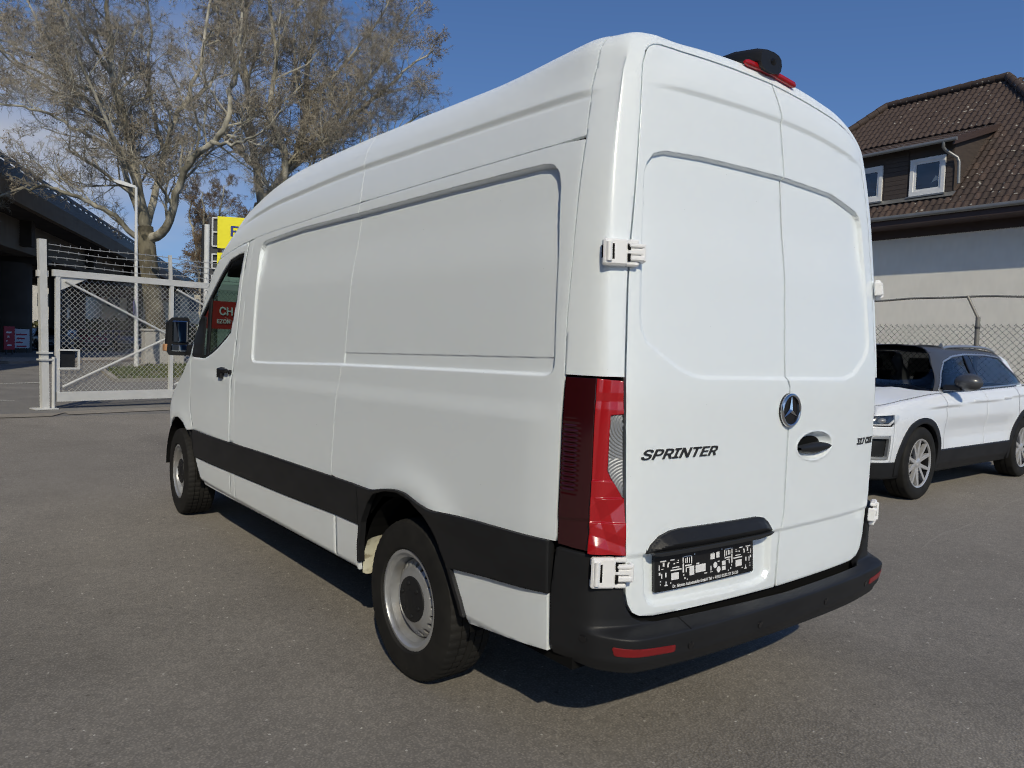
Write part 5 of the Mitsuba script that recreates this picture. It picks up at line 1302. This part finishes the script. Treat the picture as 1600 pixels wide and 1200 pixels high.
for a_ in (math.pi / 4, -math.pi / 4):
    c_, s_ = math.cos(a_), math.sin(a_)
    put(sgn, 'red_bar', xf(beam((-.245 * c_, .012, -.245 * s_), (.245 * c_, .012, .245 * s_), .006 + .001 * (a_ > 0), .06, up=(-s_, 0, c_)), SM_), 'road_sign_red')

# dealer pylon with yellow panels
pyl = thing('sign_pylon', 'yellow advertising pylon with a white steel post beside the gate', 'sign')
def yq(x, z, o=0.0): return np.array([3.03 + x * .905, 17.14 - x * .425, z]) + np.array([.425, .905, 0]) * o
put(pyl, 'post', tube([yq(-.235, 0), yq(-.235, 4.06)], .062, 14), 'pole_white', smooth=40)
put(pyl, 'dark_post', beam(yq(-.33, 0, .10), yq(-.33, 4.06, .10), .07, .07, up=(1, 0, 0)), 'rail_dark')
for z0, z1, word in ((3.52, 4.27, 'F'), (2.99, 3.41, ''), (2.66, 2.90, '-')):
    pn = put(pyl, 'panel', cat([tuple(np.asarray(q_) if n_ else q_ for n_, q_ in enumerate(beam(yq(0, (z0 + z1) / 2), yq(2.2, (z0 + z1) / 2), .05, z1 - z0)))]), 'sign_yellow' if word != '-' else 'hall_wall')
    if word == 'F':
        m = meshkit.text_mesh(word, .235, .012, True); v = np.array(m.vertices)
        put(pn, 'letter', (np.array([yq(.27 + a * 1.15, z0 + .30 + b, -.027 - c) for a, b, c in v]), np.array(m.faces)), 'sign_blue')
    for zz in (z0 + .02, (z0 + z1) / 2 - .02, z1 - .06):
        put(pyl, 'cross_bar', beam(yq(-.115, zz + .02, .0), yq(-.004, zz + .02, .0), .03, .028), 'pole_white')
    put(pyl, 'frame_upright', beam(yq(-.115, z0 + .05, .0), yq(-.115, z1 - .03, .0), .03, .028, up=(1, 0, 0)), 'pole_white')
put(pyl, 'back_plate', beam(yq(-.10, 1.7, .06), yq(-.10, 4.2, .06), .02, .22, up=(-.905, .425, 0)), 'rail_dark')

# red banner and the hall seen through the cab
ban = thing('banner', 'red banner with pale letters on the fence, seen through the cab window', 'banner')
def bq(x, z, o=0.0): return np.array([2.10 + x * .97, 14.98 + x * .22, z]) + np.array([.22, -.97, 0]) * o
xs_ = np.linspace(0, 2.6, 27); zs_ = np.linspace(1.58, 2.17, 7)
X, Z = np.meshgrid(xs_, zs_, indexing='ij'); W_ = .012 * np.sin(X * 9) * (Z - 1.5)
v = np.stack([np.stack([bq(a, b, .08 + w_) for a, b, w_ in zip(X.ravel(), Z.ravel(), W_.ravel())])], 0).reshape(-1, 3)
i, j = np.meshgrid(np.arange(26), np.arange(6), indexing='ij'); q = np.stack([i * 7 + j, (i + 1) * 7 + j, (i + 1) * 7 + j + 1, i * 7 + j + 1], -1).reshape(-1, 4)
bn = put(ban, 'cloth', (v, np.vstack([q[:, [0, 1, 2]], q[:, [0, 2, 3]]])), 'sign_red', smooth=True)
for txt, x0, z0, hh_ in (('CH', .30, 1.88, .165), ('EZON', .25, 1.70, .085)):
    m = meshkit.text_mesh(txt, hh_, .01, True); vv = np.array(m.vertices)
    put(ban, 'lettering', (np.array([bq(x0 + a, z0 + b, .10 + c) for a, b, c in vv]), np.array(m.faces)), 'print_white')
hall = thing('hall', 'low pale green hall behind the yard, glimpsed through the cab window', 'building')
put(hall, 'wall', box(7.0, 26, 24.0, 30.0, 0, 4.3), 'hall_wall')
put(hall, 'roof_edge', box(6.9, 26.1, 23.9, 30.1, 4.302, 4.6), 'dark_boards')
for z_ in (2.55, 3.5): put(hall, 'cladding_rail', box(7.0, 26, 23.96, 23.998, z_, z_ + .18), 'dark_boards')

blk = thing('concrete_block', 'pale concrete block standing beside the nearest tree trunk', 'block')
put(blk, 'body', bbox(5.0, 6.6, 33.2, 33.9, .0, 1.45, .04), 'concrete_pale')
put(blk, 'cap', bbox(4.95, 6.65, 33.15, 33.95, 1.455, 1.56, .03), 'concrete_pale')
mat_dummy = None
# ------------------------------------------------------------------ elevated road
BD = np.array([.357, .934, 0]); BN = np.array([.934, -.357, 0]); BO = np.array([.04, 35.14, 0])
bp_ = lambda t, o, z: BO + BD * t + BN * o + uz * z          # along, towards the yard, up


def bbeam(t0, t1, o0, o1, z0, z1):
    v, f = box(t0, t1, o0, o1, z0, z1)
    return np.array([BO + BD * a + BN * b + uz * c for a, b, c in v]), f[:, ::-1]


br = thing('road_bridge', 'long concrete road bridge on pillars crossing the left background', 'bridge')
put(br, 'deck', bbeam(-90, 190, -13, -.30, 6.9, 7.25), 'concrete_dark')
put(br, 'edge_beam', bbeam(-90, 190, -.296, .0, 6.75, 7.55), 'concrete')
for o in (-2.6, -6.6, -10.6):
    v = []
    put(br, 'girder', bbeam(-90, 190, o - .55, o + .55, 5.35, 6.898), 'concrete')
for t in np.arange(-88, 190, 14.0):
    put(br, 'cross_beam', bbeam(t - .3, t + .3, -12, -1.5, 5.6, 6.897), 'concrete_dark')
put(br, 'kerb_face', bbeam(-90, 190, -.22, -.02, 7.552, 8.14), 'rail_dark')
for z in (8.30, 8.36, 8.42):
    put(br, 'hand_rail', bbeam(-90, 190, -.13, -.07, z - .03, z + .03), 'rail_dark')
bars = [bbeam(t - .22, t + .22, -.14, -.06, 8.14, 8.27) for t in np.arange(-30, 120, 1.3)]
put(br, 'rail_posts', cat(bars), 'rail_dark', stuff=True)
put(br, 'abutment_wall', bbeam(-90, 22, -13.4, -13.0, 0, 6.9), 'concrete_dark')
for t, o, r_ in ((-52, -4, 1.2), (-30, -4, 1.2), (-8, -4, 1.2), (3, -9.5, 1.2), (14, -4, 1.35), (14, -9.6, 1.2), (25, -4, .55), (36, -5.2, .6), (58, -4.4, .8), (80, -4.4, .8), (102, -4.4, .8)):
    put(br, 'pillar', tube([bp_(t, o, -.1), bp_(t, o, 5.0)], r_, 16), 'concrete_dark', smooth=30)
for t in (-52, -30, -8, 14, 25, 36, 58, 80, 102):
    put(br, 'pillar_head', bbeam(t - .6, t + .6, -11.4, -1.8, 4.99, 5.349), 'concrete_dark')

# boards, bins and fences under the bridge
for n_, (t, o, w, h, m_, lab) in enumerate(((9.2, -2.6, .62, 1.45, 'board_red', 'red advertising board under the bridge at the left edge'), (12.8, -3.2, 1.0, 1.32, 'board_white', 'wide white advertising board to the right of the red one under the bridge'), (8.6, -3.0, .42, 1.3, 'board_white', 'narrow white advertising board at the far left under the bridge'))):
    t_ = thing('advertising_board', lab, 'board')
    c = bp_(t, o, 0); ax = np.array([.80, .60, 0]); ax /= np.linalg.norm(ax); ay = np.array([-ax[1], ax[0], 0])
    M = mat4(c, ax, ay, uz)
    put(t_, 'panel', xf(bbox(0, w, -.03, .03, .25, h, .008), M), m_)
    for x_ in (.1, w - .16): put(t_, 'leg', xf(box(x_, x_ + .06, -.02, .02, 0, .249), M), 'rail_dark')
    for q_ in range(4):
        a0 = .12 + .05 * (q_ % 2)
        put(t_, 'printed_line', xf(box(a0, w - .2 - .12 * (q_ % 3), -.034, -.031, h - .35 - .22 * q_, h - .27 - .22 * q_), M), 'print_white' if m_ == 'board_red' else 'board_red')

# buildings in the distance under and beyond the bridge


def block(lab, c, ang, w, d, h, m_, rows, cols, roofm=None):
    t = thing('far_building', lab, 'building')
    ca, sa = math.cos(ang), math.sin(ang)
    M = mat4(c, (ca, sa, 0), (-sa, ca, 0), uz)
    wl = put(t, 'wall', xf(box(0, w, 0, d, 0, h), M), m_)
    put(t, 'roof', xf(box(-.2, w + .2, -.2, d + .2, h + .002, h + .35), M), roofm or 'concrete_dark')
    for r in range(rows):
        for q_ in range(cols):
            x0 = w * (q_ + .22) / cols; x1 = w * (q_ + .78) / cols; z0 = h * (r + .3) / rows; z1 = h * (r + .78) / rows
            put(t, 'window', xf(box(x0, x1, -.06, -.002, z0, z1), M), 'far_window')


block('grey apartment block in the gap between the bridge pillars, left', (-1.5, 92, 0), .12, 13, 9, 8.5, 'far_facade', 3, 6)
block('beige low building in the middle of the gaps under the bridge', (15, 100, 0), .1, 12, 9, 6.5, 'far_facade_warm', 2, 5)
block('white flat-roofed building furthest to the right behind the gate', (26, 104, 0), .1, 18, 9, 4.6, 'far_facade', 1, 7)
hg = np.random.default_rng(21)
c = np.array([[-7 + 52 * u, 84 + 6 * v_ + 14 * u, 0] for u, v_ in hg.uniform(0, 1, (5200, 2))]); c[:, 2] = hg.uniform(0, 1, 5200) ** .8 * (1.6 + 1.2 * meshkit.noise(c * .25, 3))
dd = hg.normal(0, 1, (5200, 3, 3)) * .24
k = put(None, 'hedge', ((c[:, None] + dd).reshape(-1, 3), np.arange(15600).reshape(-1, 3)), 'hedge_leaf')
labels[k] = {'label': 'rough brownish hedge in the distance beyond the bridge', 'category': 'hedge', 'kind': 'stuff'}

# ------------------------------------------------------------------ bare plane trees


class Wood:
    """Branches as tapering tubes, batched by their number of sides."""

    def __init__(self): self.b = {}

    def add(self, pts, r0, r1, sides): self.b.setdefault((len(pts), sides), []).append((pts, r0, r1))

    def mesh(self, pick=lambda s: True):
        V, F, at = [], [], 0
        for (n, s), L in self.b.items():
            if not pick(s): continue
            p = np.array([x[0] for x in L]); r0 = np.array([x[1] for x in L]); r1 = np.array([x[2] for x in L])
            r = r0[:, None] + (r1 - r0)[:, None] * np.linspace(0, 1, n)[None]
            t = np.gradient(p, axis=1); t /= np.linalg.norm(t, axis=-1, keepdims=True) + 1e-9
            a = np.cross(t, np.where(np.abs(t[..., 2:]) < .9, [0, 0, 1.0], [1.0, 0, 0])); a /= np.linalg.norm(a, axis=-1, keepdims=True) + 1e-9
            b = np.cross(t, a); th = np.arange(s) * 2 * np.pi / s
            v = p[:, :, None] + r[:, :, None, None] * (np.cos(th)[None, None, :, None] * a[:, :, None] + np.sin(th)[None, None, :, None] * b[:, :, None])
            m = len(L); k = np.arange(m)[:, None, None] * n * s; i = np.arange(n - 1)[None, :, None] * s; j = np.arange(s)[None, None, :]; j2 = (j + 1) % s
            q = np.stack(np.broadcast_arrays(k + i + j, k + i + j2, k + i + s + j2, k + i + s + j), -1).reshape(-1, 4)
            V.append(v.reshape(-1, 3)); F += [q[:, [0, 1, 2]] + at, q[:, [0, 2, 3]] + at]; at += m * n * s
        return np.vstack(V), np.vstack(F)


def smooth_path(p, n):
    p = np.asarray(p, float); d = np.r_[0, np.cumsum(np.linalg.norm(np.diff(p, axis=0), axis=1))]
    return np.stack([PchipInterpolator(d, p[:, k])(np.linspace(0, d[-1], n)) for k in range(3)], 1), d[-1]


def grow(wood, R, start, direc, length, radius, level, tips, droop):
    n = 4 if level < 3 else 3
    pts = [start]; d = direc
    for k in range(n - 1):
        d = d + np.array([R.gauss(0, .20), R.gauss(0, .20), R.gauss(0, .16) + (.10 if level < 2 else -droop)])
        d = d / math.sqrt(d[0] ** 2 + d[1] ** 2 + d[2] ** 2)
        pts.append(pts[-1] + d * (length / (n - 1)))
    wood.add(np.array(pts), radius, radius * .5, 5 if level == 0 else (4 if level == 1 else 3))
    if level >= 3:
        tips.append(pts[-1]); return
    kids = (8, 7, 6)[level]
    for k in range(kids):
        f = .22 + .78 * (k + R.random() * .8) / kids
        g = f * (n - 1); i = min(int(g), n - 2); q = pts[i] + (pts[i + 1] - pts[i]) * (g - i)
        ax = pts[i + 1] - pts[i]; ax = ax / math.sqrt(ax[0] ** 2 + ax[1] ** 2 + ax[2] ** 2)
        rv = np.array([R.gauss(0, 1), R.gauss(0, 1), R.gauss(0, 1) + .25]); rv = rv - ax * (rv @ ax); rv = rv / (math.sqrt(rv[0] ** 2 + rv[1] ** 2 + rv[2] ** 2) + 1e-9)
        sp = R.uniform(.55, 1.15)
        nd = ax * math.cos(sp) + rv * math.sin(sp)
        grow(wood, R, q, nd, length * R.uniform(.42, .68) * (1 - .3 * f), max(radius * .50 * (1 - .35 * f), .0085), level + 1, tips, droop)


def plane_tree(lab, limbs, radii, spacing, seed, first_len, droop=.06, balls=0.25, twig='twig', group=None, start=.12, minr=.02):
    t = thing('plane_tree', lab, 'tree', group)
    R = random.Random(seed); tips = []
    big, fine_ = Wood(), Wood()
    tp, tl = smooth_path(limbs['trunk'], 14)
    r0, r1 = radii['trunk']
    tr = tube(tp, np.interp(np.linspace(0, 1, 14), [0, .06, .2, 1], [r0 * 1.5, r0 * 1.12, r0, r1]), 16, caps=False)
    v = tr[0]; v = v + (meshkit.fbm(v * 2.2, 3, seed) - .5)[:, None] * .10 * (v - tp[np.argmin(np.linalg.norm(v[:, None] - tp[None], axis=2), axis=1)])
    put(t, 'trunk', (v, tr[1]), 'bark', smooth=70)
    for name, pts in limbs.items():
        if name == 'trunk': continue
        ra, rb_ = radii[name]
        n = max(8, int(len(pts) * 3)); p, L = smooth_path(pts, n)
        p = p + np.array([[R.gauss(0, .05) for _ in range(3)] for _ in range(n)]) * np.minimum(np.linspace(0, 3, n), 1)[:, None]
        put(t, 'limb', tube(p, np.interp(np.linspace(0, 1, n), [0, .12, 1], [ra * 1.15, ra * .9, rb_]), 9, caps=False), 'limb_bark', smooth=70)
        s_ = L * start
        while s_ < L:
            f = s_ / L; g = f * (n - 1); i = min(int(g), n - 2)
            q = p[i] + (p[i + 1] - p[i]) * (g - i); ax = p[i + 1] - p[i]; ax = ax / np.linalg.norm(ax)
            rv = np.array([R.gauss(0, 1), R.gauss(0, 1), R.gauss(0, .8) + .3]); rv -= ax * (rv @ ax); rv /= np.linalg.norm(rv)
            sp = R.uniform(.5, 1.15); nd = ax * math.cos(sp) + rv * math.sin(sp)
            grow(fine_, R, q, nd, first_len * R.uniform(.6, 1.15) * (1.1 - .45 * f), max((ra + (rb_ - ra) * f) * .42, .022), 0, tips, droop)
            s_ += spacing * R.uniform(.6, 1.4)
    put(t, 'branches', fine_.mesh(lambda s: s > 3), 'limb_bark', stuff=True)
    put(t, 'twigs', fine_.mesh(lambda s: s == 3), twig, stuff=True)
    tips = np.array(tips); rr = np.random.default_rng(seed); tips = tips[rr.uniform(0, 1, len(tips)) < balls]
    m = len(tips); dn = rr.normal(0, 1, (m, 4, 3)) * .030
    tet = (tips[:, None] + dn + [0, 0, -.05]).reshape(-1, 3); k = np.arange(m)[:, None] * 4
    put(t, 'seed_balls', (tet, np.vstack([k + [0, 1, 2], k + [0, 2, 3], k + [0, 3, 1], k + [1, 3, 2]])), 'dry_leaf', stuff=True)
    return t


TREE_A = {
  'trunk':[(6.01, 34.94, -.05), (5.86, 35.19, 1.97), (5.71, 35.43, 3.7), (5.56, 35.65, 5.27), (5.5, 35.76, 6.13)],
  'L1':[(5.5, 35.76, 6.13), (5.14, 36.8, 7.79), (4.92, 37.73, 9.34), (4.44, 38.85, 10.93), (3.71, 40.18, 12.55), (2.96, 41.54, 14.37), (2.18, 42.92, 16.23), (1.45, 43.65, 18.39)],
  'L2':[(5.54, 35.72, 5.99), (5.25, 35.53, 7.35), (5.03, 35.27, 8.4), (4.77, 35.32, 9.89), (4.41, 35.17, 11.02), (4.03, 34.79, 12.18), (3.83, 34.54, 13.65), (3.57, 34.07, 14.99), (3.47, 34.27, 16.82)],
  'L3':[(5.59, 35.7, 6.28), (6.06, 35.96, 8.1), (6.5, 36.49, 9.71), (6.97, 36.87, 11.35), (7.59, 37.09, 12.43), (7.91, 36.92, 13.66), (8.43, 37.29, 15.7), (8.84, 37.75, 17.79), (8.97, 37.77, 19.67)],
  'L4':[(5.68, 35.59, 5.65), (6.09, 34.64, 5.96), (6.27, 33.93, 7.08), (6.36, 33.29, 8.05), (6.72, 32.43, 8.92), (7.1, 31.53, 9.44), (7.4, 30.68, 9.91), (7.61, 30.6, 11.24), (7.83, 30.54, 12.82), (8.0, 30.53, 14.67)],
  'L5':[(5.41, 35.8, 5.55), (4.91, 35.57, 5.76), (4.29, 35.46, 6.37), (3.5, 35.48, 6.82), (2.66, 35.53, 7.11), (1.74, 35.63, 7.33), (1.05, 35.53, 7.21), (0.38, 35.4, 6.88), (-0.37, 35.31, 6.12)],
  'L6':[(5.24, 36.08, 7.7), (4.59, 35.38, 8.76), (3.84, 35.39, 9.45), (2.89, 35.53, 9.83), (1.97, 35.65, 10.19), (1.07, 35.74, 10.41), (0.1, 35.87, 10.48), (-0.74, 35.91, 10.55)],
  'L7':[(4.77, 35.32, 9.89), (4.38, 36.33, 10.7), (3.81, 37.5, 11.96), (3.17, 38.7, 12.66), (2.38, 40.04, 13.67), (1.51, 41.42, 14.41), (0.37, 43.01, 15.14)],
  'L8':[(7.1, 31.53, 9.44), (7.56, 30.51, 9.26), (8.11, 29.44, 9.43), (8.43, 28.57, 9.7)],
  'L9':[(3.71, 40.18, 12.55), (2.6, 40.3, 13.1), (1.4, 40.6, 13.5), (0.0, 40.5, 14.2), (-1.2, 40.2, 15.0)],
  'L10':[(5.25, 35.53, 7.35), (4.3, 34.2, 8.9), (3.2, 33.4, 10.6), (2.3, 32.8, 12.4), (1.6, 32.6, 14.2)],
  'L12':[(4.44, 38.85, 10.93), (3.2, 38.2, 11.6), (1.9, 37.8, 12.0), (.6, 37.6, 12.8), (-.8, 37.2, 13.8)],
  'L13':[(4.03, 34.79, 12.18), (3.0, 34.2, 13.2), (2.0, 34.0, 14.6), (1.0, 33.8, 16.2)],
  'L14':[(7.59, 37.09, 12.43), (8.6, 37.6, 13.4), (9.5, 38.0, 14.9), (10.0, 38.2, 16.8)],
  'L11':[(6.5, 36.49, 9.71), (6.2, 37.4, 11.6), (6.1, 38.0, 13.6), (6.3, 38.6, 15.6), (6.2, 39, 18)]}
RAD_A = {'trunk': (.43, .36), 'L1': (.15, .04), 'L2': (.24, .05), 'L3': (.16, .04), 'L4': (.20, .05), 'L5': (.13, .03), 'L6': (.10, .03), 'L7': (.10, .03), 'L8': (.09, .03), 'L9': (.08, .03), 'L10': (.10, .03), 'L11': (.10, .03), 'L12': (.08, .03), 'L13': (.09, .03), 'L14': (.09, .03)}
TREE_B = {
  'trunk':[(12.02, 40.41, -.05), (12.15, 40.57, 4.06), (12.34, 40.64, 7.27), (12.57, 40.56, 8.71)],
  'M1':[(12.57, 40.56, 8.71), (12.12, 40.41, 10.72), (11.73, 40.21, 12.68), (11.46, 39.92, 14.6), (11.08, 39.71, 16.46), (11.23, 39.73, 18.5), (11.43, 39.76, 21.22)],
  'M2':[(12.57, 40.56, 8.71), (13.55, 39.9, 10.53), (14.46, 39.94, 12.29), (14.9, 40.37, 14.43), (15.18, 40.96, 16.8), (15.83, 41.24, 19.23), (16.28, 41.06, 21.86), (16.44, 41.07, 23.73)],
  'M3':[(12.42, 40.61, 7.81), (12.84, 38.46, 9.17), (12.87, 37.91, 10.78), (12.21, 37.89, 12.32), (11.9, 37.6, 13.83), (12.04, 37.63, 15.81), (11.92, 37.86, 17.79), (11.8, 38.11, 20.1)],
  'M4':[(13.55, 39.9, 10.53), (14.4, 38.02, 11.59), (15.5, 37.23, 12.85), (16.6, 36.45, 14.12), (17.69, 35.67, 15.38), (18.91, 35.42, 16.65), (20.02, 35.25, 17.59)],
  'M5':[(14.46, 39.94, 12.29), (16.54, 40.33, 14.04), (18.18, 40.46, 16.29), (19.88, 40.55, 18.62), (20.81, 39.93, 20.42), (21.43, 39.54, 21.81)],
  'M6':[(12.12, 40.41, 10.72), (10.79, 39.58, 11.19), (9.68, 39.23, 11.91), (8.76, 39.35, 12.23), (7.85, 39.44, 12.38)],
  'M7':[(14.96, 40.37, 15.16), (15.96, 38.39, 16.33), (16.85, 37.15, 17.96), (17.44, 36.13, 19.19), (17.99, 35.78, 20.61)],
  'M8':[(12.84, 38.46, 9.17), (13.98, 36.97, 9.99), (15.45, 35.87, 11.07), (17.16, 35.24, 12.29), (18.5, 34.88, 13.34), (19.32, 34.28, 14.07)],
  'M10':[(14.9, 40.37, 14.43), (13.9, 39.4, 15.8), (13.4, 38.6, 17.6), (13.5, 38.2, 19.6)],
  'M11':[(13.55, 39.9, 10.53), (13.9, 38.0, 11.3), (14.8, 36.6, 12.2), (15.6, 35.6, 13.6), (16.2, 35.0, 15.6)],
  'M9':[(11.46, 39.92, 14.6), (10.3, 39.2, 16.0), (9.4, 38.6, 17.6), (8.9, 38.2, 19.5)]}
RAD_B = {'trunk': (.50, .42), 'M1': (.24, .06), 'M2': (.26, .06), 'M3': (.22, .06), 'M4': (.16, .04), 'M5': (.15, .04), 'M6': (.11, .03), 'M7': (.11, .03), 'M8': (.15, .03), 'M9': (.10, .03), 'M10': (.10, .03), 'M11': (.11, .03)}
TREE_C = {
  'trunk':[(16.45, 62.41, -0.1), (16.27, 62.84, 3.58), (16.16, 63.14, 6.72)],
  'N1':[(16.16, 63.07, 5.67), (15.75, 63.54, 7.76), (15.35, 63.98, 9.58), (15.11, 64.28, 11.14), (15.28, 64.23, 12.46)],
  'N2':[(16.16, 63.11, 6.2), (16.71, 62.85, 8.85), (17.45, 63.73, 11.66), (17.67, 63.7, 13.8)],
  'N3':[(16.23, 62.94, 4.63), (16.79, 61.36, 6.68), (17.82, 60.69, 8.8), (18.64, 60.18, 10.9)],
  'N4':[(16.16, 63.12, 6.46), (15.79, 62.3, 8.7), (15.72, 62.49, 10.77), (15.73, 62.63, 12.83)],
  'N5':[(16.3, 62.7, 3.0), (15.6, 62.4, 4.6), (15.2, 62.0, 6.5), (15.0, 61.9, 8.2)],
  'N6':[(16.3, 62.7, 3.4), (17.3, 62.2, 5.0), (18.3, 61.8, 7.0), (19.4, 61.3, 9.5)]}
RAD_C = {'trunk': (.40, .30), 'N1': (.16, .04), 'N2': (.18, .04), 'N3': (.16, .04), 'N4': (.15, .04), 'N5': (.14, .04), 'N6': (.14, .04)}
plane_tree('bare plane tree with a forked mottled trunk behind the gate, left of the sign', TREE_A, RAD_A, .74, 5, 2.9, balls=.10)
plane_tree('largest bare plane tree, its dense twiggy crown standing above the van roof', TREE_B, RAD_B, .55, 6, 3.3, balls=.16)
plane_tree('distant brown-leaved tree rising behind the yellow sign', TREE_C, RAD_C, .60, 7, 2.4, balls=1.0, twig='dry_twig')
